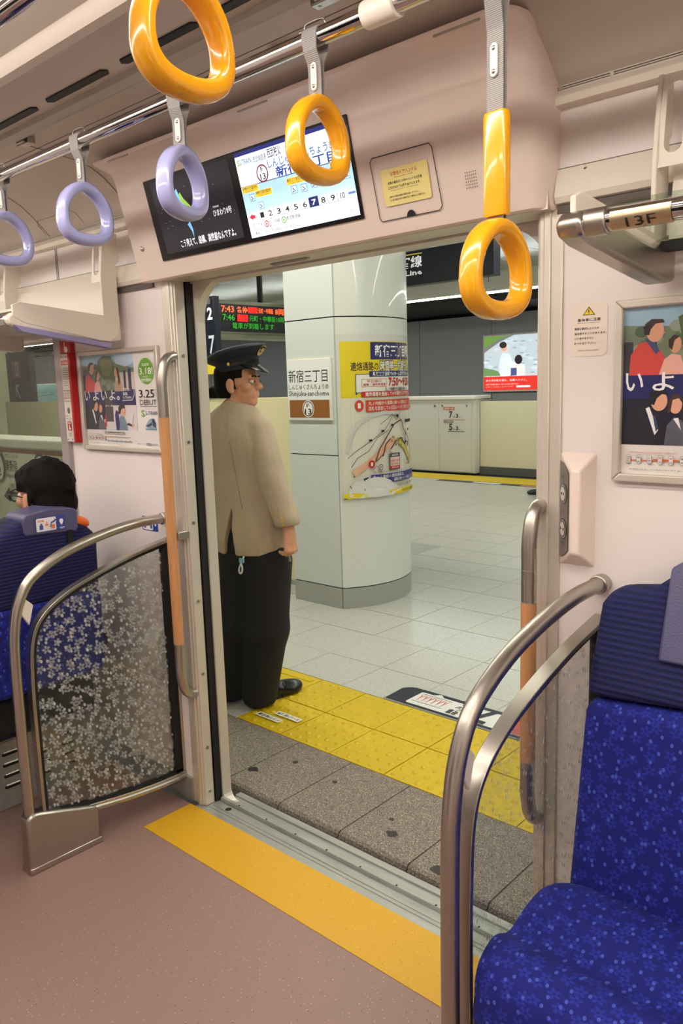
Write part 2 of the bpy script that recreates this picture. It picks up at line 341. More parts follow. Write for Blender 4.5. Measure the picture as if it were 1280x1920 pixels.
# ---------------------------------------------------------------- SDF bodies
def cap(a, b, ra, rb=None, k=None): return ('c', np.array(a, float), np.array(b, float), ra, ra if rb is None else rb, k)
def ell(c, r, rot=0, rx=0): return ('e', np.array(c, float), np.array(r, float), rot, rx)
def sdf_mesh(prims, h, k=.02, cuts=()):
    lo = np.array([9e9]*3); hi = -lo
    for p in prims:
        if p[0] == 'c': pts = [p[1]-max(p[3:5]), p[2]-max(p[3:5]), p[1]+max(p[3:5]), p[2]+max(p[3:5])]
        else: m = max(p[2]); pts = [p[1]-m, p[1]+m]
        for q in pts: lo = np.minimum(lo, q); hi = np.maximum(hi, q)
    lo -= 3*h; hi += 3*h; n = np.ceil((hi-lo)/h).astype(int)+1
    D = np.full(n, .2, np.float32); ax = [lo[i]+h*np.arange(n[i]) for i in range(3)]
    for p in prims:
        kk = k if (p[0] == 'e' or p[5] is None) else p[5]
        if p[0] == 'c': m = max(p[3], p[4])+kk+2*h; a = np.minimum(p[1], p[2])-m; b = np.maximum(p[1], p[2])+m
        else: m = max(p[2])+kk+2*h; a = p[1]-m; b = p[1]+m
        i0 = np.maximum(((a-lo)/h).astype(int), 0); i1 = np.minimum(((b-lo)/h).astype(int)+2, n)
        X, Y, Z = np.meshgrid(*[ax[i][i0[i]:i1[i]].astype(np.float32) for i in range(3)], indexing='ij')
        if p[0] == 'c':
            d = p[2]-p[1]; L2 = float(d@d)+1e-9
            t = np.clip(((X-p[1][0])*d[0]+(Y-p[1][1])*d[1]+(Z-p[1][2])*d[2])/L2, 0, 1)
            v = np.sqrt((X-p[1][0]-t*d[0])**2+(Y-p[1][1]-t*d[1])**2+(Z-p[1][2]-t*d[2])**2)-(p[3]+(p[4]-p[3])*t)
        else:
            x, y, z = X-p[1][0], Y-p[1][1], Z-p[1][2]
            if p[3]: c, s = math.cos(-p[3]), math.sin(-p[3]); x, y = c*x-s*y, s*x+c*y
            if p[4]: c, s = math.cos(-p[4]), math.sin(-p[4]); y, z = c*y-s*z, s*y+c*z
            r = p[2]; q = np.sqrt((x/r[0])**2+(y/r[1])**2+(z/r[2])**2); g = np.sqrt((x/r[0]**2)**2+(y/r[1]**2)**2+(z/r[2]**2)**2)+1e-9
            v = q*(q-1)/g
        sl = tuple(slice(i0[i], i1[i]) for i in range(3)); A = D[sl]
        hh = np.clip(.5+.5*(A-v)/kk, 0, 1); D[sl] = A*(1-hh)+v*hh-kk*hh*(1-hh)
    if cuts:
        X, Y, Z = np.meshgrid(*[a.astype(np.float32) for a in ax], indexing='ij')
        for fn in cuts: D = np.maximum(D, fn(X, Y, Z))
    # surface nets
    Sg = D < 0; cs = tuple(x-1 for x in D.shape)
    cnt = np.zeros(cs, np.int8); acc = np.zeros(cs+(3,), np.float32); ne = np.zeros(cs, np.float32)
    def sh(A, o): return A[o[0]:o[0]+cs[0], o[1]:o[1]+cs[1], o[2]:o[2]+cs[2]]
    for axn in range(3):
        for o in [(0, 0, 0), (0, 0, 1), (0, 1, 0), (0, 1, 1), (1, 0, 0), (1, 0, 1), (1, 1, 0), (1, 1, 1)]:
            if o[axn]: continue
            e = list(o); e[axn] = 1; a = sh(D, o); b = sh(D, e); cr = (a < 0) != (b < 0)
            t = np.where(cr, a/(a-b+1e-12), 0)
            for q in range(3): acc[..., q] += np.where(cr, o[q]+(t if q == axn else 0), 0)
            ne += cr
    act = ne > 0; idx = -np.ones(cs, np.int64); idx[act] = np.arange(act.sum())
    ii = np.argwhere(act); V = lo+h*(ii+acc[act]/ne[act][:, None]); Fs = []
    for axn in range(3):
        a = [slice(0, -1)]*3
        s0 = Sg; e = [slice(None)]*3; e2 = [slice(None)]*3; e[axn] = slice(0, -1); e2[axn] = slice(1, None)
        cr = s0[tuple(e)] != s0[tuple(e2)]; P = np.argwhere(cr); fl = s0[tuple(e)][cr]
        o1, o2 = [(1, 2), (2, 0), (0, 1)][axn]
        ok = (P[:, o1] > 0) & (P[:, o2] > 0) & (P[:, o1] < cs[o1]) & (P[:, o2] < cs[o2]); P = P[ok]; fl = fl[ok]
        def g(d1, d2): Q = P.copy(); Q[:, o1] -= d1; Q[:, o2] -= d2; return idx[Q[:, 0], Q[:, 1], Q[:, 2]]
        q = np.stack([g(1, 1), g(0, 1), g(0, 0), g(1, 0)], 1); q[~fl] = q[~fl][:, ::-1]; Fs.append(q)
    Fq = np.concatenate(Fs); Fq = Fq[(Fq >= 0).all(1)]
    return V, Fq
def sdf_obj(name, prims, m, parent, h=.01, k=.02, cuts=(), mtx=None):
    V, Fq = sdf_mesh(prims, h, k, cuts)
    if mtx is not None: R = np.array(mtx.to_3x3()); V = V@R.T+np.array(mtx.translation)
    me = bpy.data.meshes.new(name); me.from_pydata(V.tolist(), [], Fq.tolist()); me.materials.append(m); me.shade_smooth(); me.update()
    return link(name, me, parent)
# ================================================================ TRAIN: SETTING
X0, X1 = -5.6, 2.2
fl = struct(MB().box(X0, X1, YB, 1.608, -.06, 0).build('floor', M_FLOOR))
MB().box(-2.268, -.828, 1.405, 1.6075, 0, .0018).build('yellow_strip', M_STRIP, fl)
sill = MB().box(-2.245, -.845, 1.608, 1.694, -.05, -.001).box(-2.2, -.896, 1.694, 1.707, -.05, .012).box(-2.2, -.896, 1.707, 1.79, -.06, -.014)
sill.box(-2.2, -.896, 1.64, 1.6425, -.001, .0012).box(-2.2, -.896, 1.655, 1.657, -.001, .0012).box(-2.2, -.896, 1.765, 1.79, -.014, -.008)
so = struct(sill.build('trim_1', M_SILL)); so['label'] = 'worn stainless steel door sill with a raised guide rail'
bt = MB()
for i in range(9): bt.dome((-2.1+i*.145, 1.6985, .012), .004, .003, 6, 1)
bt.dome((-2.13, 1.672, -.001), .012, .002, 10, 2)
bt.build('rivet', M_DARK, so)
wf = MB()
for (a, b_, z0, z1) in [(-3.0, -2.272, 0, 1.87), (-.826, X1, 0, 1.87), (-4.5, -3.0, 0, .82), (-4.5, -3.0, 1.76, 1.87), (X0, -4.5, 0, 1.87), (X0, X1, 1.87, 2.12)]:
    wf.box(a, b_, YW, YW+.022, z0, z1)
wall = struct(wf.build('wall_right', M_WALL)); wall['label'] = 'pale pink wall panels along the door side'
wo = MB()
for (a, b_, z0, z1) in [(-3.0, -2.198, -.3, 1.96), (-.898, X1+.3, -.3, 1.96), (-4.5, -3.0, -.3, .80), (-4.5, -3.0, 1.78, 1.96), (X0-.3, -4.5, -.3, 1.96), (X0-.3, X1+.3, 1.96, 2.5), (-2.198, -.898, 1.862, 1.96)]:
    wo.box(a, b_, 1.712, 1.745, z0, z1)
# rounded inner corners of the outer door frame
for sx, xe in ((1, -2.198), (-1, -.898)):
    r = .13; pts = [(xe, 1.862)]+[(xe+sx*(r-r*math.cos(t)), 1.862-r+r*math.sin(t)) for t in [PI/2*(1-k/8) for k in range(9)]]
    wo.prism([(p[0]+sx*.0004, p[1]-.0004) for p in pts], 'y', 1.7125, 1.7445)
    r = .04; pts = [(xe, -.01)]+[(xe+sx*(r-r*math.cos(t)), -.01+r-r*math.sin(t)) for t in [PI/2*(1-k/5) for k in range(6)]]
    wo.prism([(p[0]+sx*.0004, p[1]) for p in pts], 'y', 1.7055, 1.7445)
    wo.box(xe, xe-sx*.03, 1.7058, 1.7116, 0, 1.862)
struct(wo.build('trim_2', M_JAMB, recalc=True))['label'] = 'outer metal door frame with rounded corners'
jb = MB()
for sx, xe in ((1, -2.215), (-1, -.881)):
    jb.box(xe, xe-sx*.057, 1.628, 1.66, 0, 1.866); jb.box(xe+sx*.006, xe-sx*.03, 1.634, 1.674, 0, 1.866); jb.box(xe-sx*.012, xe-sx*.030, 1.624, 1.634, 0, 1.866)
struct(jb.build('trim_3', M_JAMB, bevel=.003))['label'] = 'inner aluminium door jambs'
bt = MB()
for xe in (-2.2085, -.8875):
    for z in (.05, .22, .5, .77, 1.05, 1.33, 1.62):
        s_x = 1 if xe < -1.5 else -1
        bt.add([(xe+s_x*.0025, 1.655+.005*math.cos(t), z+.005*math.sin(t)) for t in [k*PI/4 for k in range(8)]], [tuple(range(8))])
        bt.add([(xe+s_x*.001, 1.655+.006*math.cos(t), z+.006*math.sin(t)) for t in [k*PI/4 for k in range(8)]], [tuple(range(8))])
bt.build('screw', M_STEEL, COL.objects['trim_3'])
for nm, xe, sx in (('door_1', -2.205, -1), ('door_2', -.891, 1)):
    d = struct(MB().box(xe+sx*.03, xe+sx*.62, 1.682, 1.706, 0.0, 1.87).build(nm, M_JAMB)); d['label'] = 'sliding train door leaf parked in its wall pocket'
    MB().box(xe, xe+sx*.03, 1.678, 1.71, 0.0, 1.87).build('rubber_edge', M_BLACK, d)
sf = MB().box(-2.25, -.846, 1.60, 1.690, 1.862, 1.90).box(-2.25, -.846, 1.697, 1.76, 1.857, 1.90)
struct(sf.build('trim_4', M_JAMB))['label'] = 'metal soffit over the doorway'
struct(MB().box(-2.25, -.846, 1.690, 1.697, 1.868, 1.90).box(-2.25, -.846, 1.66, 1.762, 1.88, 1.95).build('trim_5', M_BLACK))
MB().box(-1.75, -1.6, 1.64, 1.652, 1.858, 1.862).box(-1.745, -1.605, 1.643, 1.649, 1.856, 1.859).build('soffit_latch', M_STEEL, COL.objects['trim_4'], bevel=.001)
# ceiling: one profile, mirrored on the far side of the car
half = [(1.634, 2.09), (1.626, 2.106), (1.604, 2.130), (1.56, 2.172), (1.52, 2.205), (1.48, 2.226), (1.43, 2.240), (1.34, 2.250), (1.22, 2.258), (1.10, 2.262), (1.02, 2.264),
        (1.0, 2.262), (.995, 2.25), (.985, 2.236), (.965, 2.228), (.945, 2.232), (.933, 2.246), (.93, 2.262), (.90, 2.272), (.83, 2.285), (.70, 2.296), (.5, 2.302), (.342, 2.304)]
prof = half+[(.684-y, z) for y, z in half[-2::-1]]
G = [[(x, y, z) for y, z in prof] for x in np.linspace(X0, X1, 2)]
cl = MB().grid(G); cl.box(X0-.3, X1+.3, YB-.1, 1.76, 2.5, 2.55)
ceil = struct(cl.build('ceiling', M_CEIL, smooth=30)); ceil['label'] = 'curved train ceiling with lamp coving'
wb = MB().box(X0, X1, YB-.03, YB, 0, 2.12); struct(wb.build('wall_left', M_WALL))
for n_, (a, b_, z0, z1) in enumerate(((-5.2, -3.0, .85, 1.75), (-2.05, -1.45, .25, 1.78), (-1.35, -.75, .25, 1.78), (.1, 2.0, .85, 1.75))):  # dark window and door panes added out of view for the chrome to reflect
    o = struct(MB().box(a, b_, YB, YB+.004, z0, z1).build('window_%d' % (n_+2), mat('dark_pane', (26, 30, 30), .08), None)); o['label'] = 'dark pane added on the unseen far side of the car for reflections'
struct(MB().box(X0-.03, X0, YB, YW, 0, 2.31).build('wall_back', M_WALL)); struct(MB().box(X1, X1+.03, YB, YW, 0, 2.31).build('wall_front', M_WALL))
struct(MB().box(-3.0, -2.272, 1.622, YW, 0, .09).box(-.826, X1, 1.622, YW, 0, .09).build('baseboard_right', M_SILL))
# air slots, duct fittings and panel joints of the ceiling
slot = MB()
for k in range(14):
    a = -4.78+k*.345; y0, z0 = 1.138, 2.2592
    slot.prism([(a, y0-.012), (a+.262, y0-.012), (a+.275, y0), (a+.262, y0+.012), (a, y0+.012), (a-.012, y0)], 'z', z0-.002, z0+.004)
slot.build('air_slot', M_BLACK, ceil, recalc=True)
duct = MB().prism([(1.175, 2.264), (1.175, 2.246), (1.20, 2.240), (1.215, 2.246), (1.215, 2.264)], 'x', -3.0, -.6)
duct.build('duct_cover', mat('duct_grey', (176, 168, 158), .45), ceil, recalc=True)
for k, (x, y) in enumerate([(-2.35, 1.235), (-1.72, 1.33), (-1.12, 1.23), (-2.05, 1.335), (-1.35, 1.335)]):
    f = MB().box(x-.035, x+.035, y-.012, y+.012, 2.236, 2.262).box(x-.02, x+.02, y-.02, y-.012, 2.240, 2.25).dome((x-.02, y, 2.236), .005, -.004, 6, 1).dome((x+.02, y, 2.236), .005, -.004, 6, 1)
    f.build('ceiling_fitting', M_STEEL, ceil, bevel=.002)
jt = MB()
for x in (-2.965, -2.40):
    jt.tube([(x, y-.001, z-.0015) for y, z in half[1:11]], .0009, 6)
jt.tube([(X0, 1.300, 2.2525), (X1, 1.300, 2.2525)], .001, 6)
jt.build('panel_joint', mat('joint_grey', (96, 88, 82), .7), ceil)
acc = MB()
for (a, b_) in ((-2.98, -2.70),):
    acc.tube([(a, 1.622, 2.112), (a, 1.585, 2.147), (a+.02, 1.575, 2.158), (b_-.02, 1.575, 2.158), (b_, 1.585, 2.147), (b_, 1.622, 2.112)], .0009, 6)
acc.build('access_flap_outline', MATS['joint_grey'], ceil)
# LED lamps of the train (out of frame, both sides of the aisle)
M_LAMP = mat('lamp_diffuser', (255, 247, 238), .5, emit=TRAIN_LAMP)
for i, y in enumerate((.70, -.02)):
    for j, (a, b_) in enumerate(((-5.2, -2.7), (-2.5, 0), (.2, 2.0))):
        e = empty('ceiling_light', ((a+b_)/2, y, 2.28), ('window-side' if i == 0 else 'far-side')+' LED strip lamp on the train ceiling, '+['inner end', 'above the doorway', 'behind the viewer'][j], 'lamp')
        MB().box(a, b_, y-.065, y+.065, 2.272, 2.284).build('housing', M_WHITE, e)
        MB().box(a+.01, b_-.01, y-.055, y+.055, 2.262, 2.272).build('diffuser', M_LAMP, e)
# luggage-rail moulding and lower cream band on the wall
for a, b_ in ((X0, -2.318), (-.838, X1)):
    p = [(1.634, 2.108), (1.622, 2.106), (1.620, 2.093), (1.616, 2.090), (1.608, 2.080), (1.612, 2.066), (1.622, 2.062), (1.634, 2.062)]
    o = MB().prism(p, 'x', a, b_).build('trim_6' if a == X0 else 'trim_7', M_CREAM, smooth=30, recalc=True); struct(o)['label'] = 'ribbed cream moulding high on the wall'
    g = MB()
    for z in (2.0975, 2.102): g.box(a, b_, 1.6195, 1.6215, z-.0006, z+.0006)
    g.build('groove', MATS['joint_grey'], o)
    q = MB()
    for x in ((-.83, -.72, -.45) if a > -2 else (-2.36, -2.93, -3.3)):
        q.add([(x+.005*math.cos(t), 1.6185, 2.0995+.005*math.sin(t)) for t in [k*PI/4 for k in range(8)]], [tuple(range(8))])
    q.build('screw', M_STEEL, o)
    pb = MB().prism([(1.634, 1.943), (1.628, 1.943), (1.622, 1.93), (1.616, 1.905), (1.612, 1.885), (1.618, 1.873), (1.634, 1.870)], 'x', a, b_)
    o = pb.build('trim_8' if a == X0 else 'trim_9', M_CREAM, smooth=30, recalc=True); struct(o)['label'] = 'rounded cream band above the wall panel'
    MB().box(a, b_, 1.6275, 1.6285, 1.943, 1.9445).box(a, b_, 1.626, 1.634, 1.853, 1.8695).build('shadow_gap', MATS['joint_grey'], o)
    q = MB().dome((0, 0, 0), .006, .003, 8, 2); q.v = [(x_[0]+(-.775 if a > -2 else -2.60), 1.6255-x_[2], 1.932+x_[1]) for x_ in q.v]; q.build('screw', M_CHROME, o)
g = MB()
for x in (-2.955, -2.943): g.box(x-.0012, x+.0012, 1.6325, 1.635, 1.945, 2.062)
g.build('panel_seam', MATS['joint_grey'], wall)
# window beside the door
wi = MB(); 
for a, b_, z0, z1 in ((-3.012, -2.945, .70, 1.87), (-4.52, -4.47, .78, 1.80), (-4.47, -3.012, .76, .82), (-4.47, -3.012, 1.76, 1.80)): wi.box(a, b_, 1.618, 1.76, z0, z1)
wobj = struct(wi.build('window_1', M_TRIMG, bevel=.008)); wobj['label'] = 'train window in a smooth metal surround'
MB().box(-4.47, -3.012, 1.70, 1.706, .82, 1.76).build('pane', M_WIN, wobj)
MB().box(-4.47, -3.012, 1.66, 1.70, 1.715, 1.76).build('blind_case', M_CREAM, wobj)
# ================================================================ DOOR HEADER
hd = empty('door_header_panel', (XC, 1.60, 1.862), 'wide pink cover panel over the open doorway', 'panel')
hp = [(1.634, 1.868), (1.592, 1.862), (1.5835, 1.866), (1.580, 1.874), (1.5075, 2.166), (1.5015, 2.181), (1.493, 2.190), (1.470, 2.198), (1.437, 2.206), (1.432, 2.215), (1.634, 2.215)]
xs = [(-2.316, 0), (-2.314, 0), (-.885, 0), (-.868, .004), (-.852, .016), (-.842, .036), (-.838, .06), (-.836, .2)]
G = []
for x, d in xs:
    row = []
    for i, (y, z) in enumerate(hp): row.append((x, min(y+d, 1.64), z))
    G.append(row)
m = MB().grid(G); n = len(hp); m.add(G[0], [tuple(range(n))])
m.build('cover', M_HEAD, hd, smooth=40, recalc=True)
hfn = plane_fn((0, 1.5795, 1.862), (1, 0, 0), (0, -.2425, .9701), (0, -.9701, -.2425))
def hbox(x0, x1, v0, v1, d0, d1, mb=None):
    mb = mb or MB(); P = [hfn(x, v, d) for x in (x0, x1) for v in (v0, v1) for d in (d0, d1)]
    return mb.add(P, [(0, 1, 3, 2), (4, 6, 7, 5), (0, 4, 5, 1), (2, 3, 7, 6), (0, 2, 6, 4), (1, 5, 7, 3)])
# hatch with its yellow notice
pr = Print(hfn, .0004); H = [(-1.277+.006, .036), (-1.093-.008, .036), (-1.093, .045), (-1.099, .170), (-1.106, .180), (-1.271, .180), (-1.279, .172), (-1.277, .044)]
pr.line(H+[H[0]], .0022, (30, 28, 28), .0022)
pr.build('hatch_outline', hd)
pr = Print(hfn, .00015); pr.layer = 3
pr.asp = 1; pr.rrect(-1.254, .067, -1.117, .149, .006, (238, 222, 142))
pr.text('非常用ドアハンドル', -1.225, .131, -1.147, .1405, (200, 60, 40), .01); pr.text('Emergency Door Handle', -1.213, .1265, -1.160, .1295, (60, 50, 40))
pr.text('非常の場合はこの中のハンドルを手前', -1.236, .114, -1.136, .1205, (40, 36, 30), .01); pr.text('に引けばドアは手であけられます。', -1.236, .1035, -1.142, .110, (40, 36, 30), .01)
pr.text('By pulling the handle, the door can be opened manually.', -1.230, .099, -1.148, .1015, (60, 50, 40))
pr.text('操作する際は係員の指示に従って下さい。', -1.236, .0845, -1.150, .089, (40, 36, 30), .01); pr.text('もし走る場合はほかの電車が近づく場所にもご注意下さい。', -1.236, .077, -1.132, .0815, (40, 36, 30), .01)
pr.build('notice', hd)
m = MB(); c = hfn(-1.182, .036, .0006); m.add([hfn(-1.182+.013*math.cos(t), .036+.014*math.sin(t), .0012) for t in [PI*k/10 for k in range(11)]], [tuple(range(11))]); m.build('finger_hole', M_BLACK, hd)
m = MB()
for i in range(6):
    for j in range(6): m.add([hfn(-1.022+i*.0052+.0013*math.cos(t), .069+j*.0064+.0013*math.sin(t), .0006) for t in [k*PI/3 for k in range(6)]], [tuple(range(6))])
m.build('speaker_grille', M_BLACK, hd)
m = MB(); m.dome((0, 0, 0), .008, .004, 10, 2); m.v = [hfn(-2.262+a, .103+b_, d) for a, b_, d in m.v]; m.build('key_screw', M_STEEL, hd)
m = MB()
for a in (-2.24, -1.63, -1.02): m.box(a, a+.11, 1.4345, 1.440, 2.2020, 2.2060)
m.build('hinge', M_STEEL, hd, bevel=.001)
# displays
ds = hbox(-2.166, -1.325, .052, .290, -.004, .003).build('information_display', mat('bezel_black', (18, 17, 18), .25), hd, bevel=.003); ds['label'] = 'black twin screen display'
pr = Print(hfn, .00005, emit=1.0); pr.layer = 66; U0, U1, V0, V1 = -2.130, -1.765, .070, .278
pr.rect(U0, V0, U1, V1, (22, 23, 30))
for k in range(26): u, v = random.uniform(U0+.01, U1-.01), random.uniform(.13, V1-.01); pr.ell(u, v, .0009, .0009, (220, 225, 240), 6, up=k == 0)
pr.poly([(-2.02, .215), (-2.00, .232), (-1.99, .213), (-1.955, .178), (-1.963, .174), (-1.985, .190), (-2.005, .193)], (150, 190, 80)); pr.poly([(-2.03, .235), (-2.012, .243), (-2.002, .205), (-1.988, .196), (-2.01, .178), (-2.022, .198)], (120, 190, 225))
pr.ell(-2.012, .186, .012, .010, (40, 110, 190)); pr.poly([(-1.998, .140), (-1.985, .147), (-1.978, .122), (-1.982, .100), (-1.986, .120)], (110, 170, 220))
pr.text('気象衛星', -1.868, .1655, -1.842, .1705, (235, 235, 240)); pr.text('ひまわり8号', -1.872, .142, -1.792, .160, (240, 240, 245), .005)
pr.text('こう見えて、結構、高性能なんですよ。', -2.052, .079, -1.795, .102, (240, 240, 245), .008); pr.build('left_screen', ds)
pr = Print(hfn, .00005, emit=1.0); pr.layer = 66; pr.asp = 1; U0, U1, V0, V1 = -1.735, -1.333, .063, .283
def Hx(a, b_): return U0+(U1-U0)*a, V0+(V1-V0)*b_
def hr(a, b_, c, d, col): pr.rect(*Hx(a, b_), *Hx(c, d), col)
def ht(t, a, b_, c, d, col, bold=.005): pr.text(t, *Hx(a, b_), *Hx(c, d), col, bold)
hr(0, 0, 1, 1, (236, 244, 250)); hr(0, .28, 1, .60, (176, 220, 240)); hr(0, .955, 1, 1, (20, 30, 110)); hr(.18, .60, 1, .61, (60, 70, 130)); hr(0, .60, .2, .61, (60, 70, 130))
hr(.01, .82, .16, .945, (216, 232, 240)); ht('S-TRAIN', .04, .85, .155, .915, (70, 90, 110)); ht('S', .015, .85, .04, .92, (110, 160, 60), .02)
ht('西武線直通', .175, .84, .30, .91, (50, 60, 80)); ht('西武秩父', .315, .84, .44, .945, (20, 30, 50), .01)
x_, y_ = Hx(.235, .70); pr.ell(x_, y_, .0225, .0225, (120, 30, 50)); pr.ell(x_, y_, .0185, .0185, (245, 248, 250)); ht('F', .225, .72, .248, .775, (20, 20, 30), .02); ht('13', .21, .63, .262, .70, (20, 20, 30), .02)
ht('しんじゅくさんちょうめ', .30, .73, .90, .83, (40, 80, 160), .01); ht('新宿三丁目', .36, .61, .90, .73, (30, 60, 140), .015)
for a, b_, t in ((.01, .53, '伊勢丹方面改札'), (.13, .45, '伊勢丹正面方面改札'), (.44, .49, '新宿三丁目交差点方面改札'), (.83, .53, '新宿通り方面改札')):
    hr(a, b_, a+.16+(.08 if a > .4 and a < .8 else 0), b_+.075, (240, 205, 60)); ht(t, a+.005, b_+.03, a+.155+(.08 if a > .4 and a < .8 else 0), b_+.07, (30, 30, 30), .01); ht('Ticket Gate', a+.03, b_+.008, a+.12, b_+.024, (60, 60, 60))
for a, b_ in ((.07, .42), (.14, .31), (.47, .39), (.56, .38), (.65, .395), (.93, .40)):
    hr(a, b_, a+.05, b_+.085, (60, 110, 150)); hr(a+.004, b_+.006, a+.046, b_+.079, (236, 244, 250)); pr.line([Hx(a+.012, b_+.065), Hx(a+.038, b_+.018)], .003, (60, 110, 150), .003); pr.line([Hx(a+.008, b_+.02), Hx(a+.025, b_+.02)], .003, (60, 110, 150), .003)
hr(.03, .20, .94, .285, (250, 250, 250)); hr(.94, .235, 1, .26, (70, 120, 180))
for k in range(10):
    a = .115+k*.082; hr(a-.003, .195, a, .295, (40, 50, 80))
    if k == 6: hr(a, .195, a+.082, .305, (22, 36, 90))
    ht(str(k+1), a+.022, .21+(.0 if k != 6 else .005), a+.06, .275, (20, 24, 40) if k != 6 else (255, 255, 255), .015)
hr(.115, .193, .937, .198, (40, 50, 80)); pr.poly([Hx(.03, .245), Hx(.065, .285), Hx(.065, .265), Hx(.09, .265), Hx(.09, .225), Hx(.065, .225), Hx(.065, .205)], (214, 40, 70))
ht('のりかえ', .05, .115, .145, .165, (30, 34, 50)); ht('Transfer', .055, .08, .135, .105, (60, 60, 80)); ht('丸ノ内線', .21, .115, .315, .165, (30, 34, 50)); ht('Marunouchi Line', .21, .085, .32, .105, (60, 60, 80))
for a, col in ((.185, (210, 40, 60)), (.355, (90, 150, 60))): x_, y_ = Hx(a, .13); pr.ell(x_, y_, .009, .009, col); pr.ell(x_, y_, .006, .006, (250, 250, 250)); pr.ell(x_, y_, .003, .003, col)
ht('都営新宿線', .38, .115, .51, .165, (30, 34, 50)); ht('Shinjuku Line', .38, .085, .49, .105, (60, 60, 80)); ht('新宿三丁目のつぎは池袋にとまります', .06, .02, .44, .065, (30, 34, 50)); ht('2015年12月現在', .82, .05, .97, .085, (90, 90, 100)); ht('by 4 December 2015', .83, .02, .97, .043, (90, 90, 100))
pr.build('right_screen', ds)
# ================================================================ HANDRAIL AND STRAPS
PY, PZ, PR = 1.16, 2.145, .0165
hr_ = empty('overhead_rail', (-1.5, PY, PZ), 'long polished chrome rail running over the doorway', 'handrail')
MB().tube([(X0+.1, PY, PZ), (X1-.1, PY, PZ)], PR, 20).build('pipe', M_CHROME, hr_, smooth=180)
for xb in (-.93, -3.6, .9):
    b = MB().tube([(xb-.035, PY, PZ), (xb+.035, PY, PZ)], PR+.007, 20); b.box(xb-.02, xb+.02, PY-.018, PY+.018, PZ+.01, 2.262)
    b.build('support_bracket', M_WHITE, hr_, bevel=.002)
def ring_mesh(mb, cy, cz, W=.079, H=.078, zt=0, xc=0):
    n = 56; k = 14; G = []
    for i in range(n):
        t = 2*PI*i/n; q = .86 if math.cos(t) < 0 else 1.0
        y = (W-.0125)*math.copysign(abs(math.sin(t))**q, math.sin(t))*(1-.17*math.cos(t)); z = (H-.0125)*math.copysign(abs(math.cos(t))**(q*.94), math.cos(t))
        t2 = t+.01; y2 = (W-.0125)*math.copysign(abs(math.sin(t2))**q, math.sin(t2))*(1-.17*math.cos(t2)); z2 = (H-.0125)*math.copysign(abs(math.cos(t2))**(q*.94), math.cos(t2))
        d = np.array([y2-y, z2-z]); d /= np.linalg.norm(d)+1e-9; nn = np.array([-d[1], d[0]])
        rr = .0115+.004*max(0, -math.cos(t))+.002*max(0, math.cos(t)); ra = .0205+.002*max(0, math.cos(t))
        row = []
        for j in range(k):
            a = 2*PI*j/k; ca, sa = math.cos(a), math.sin(a); e = .75
            o = rr*math.copysign(abs(ca)**e, ca); xx = ra*math.copysign(abs(sa)**e, sa)
            row.append((xc+xx, cy+y+nn[0]*o, cz+z+nn[1]*o))
        G.append(row)
    return mb.grid(G, True, True)
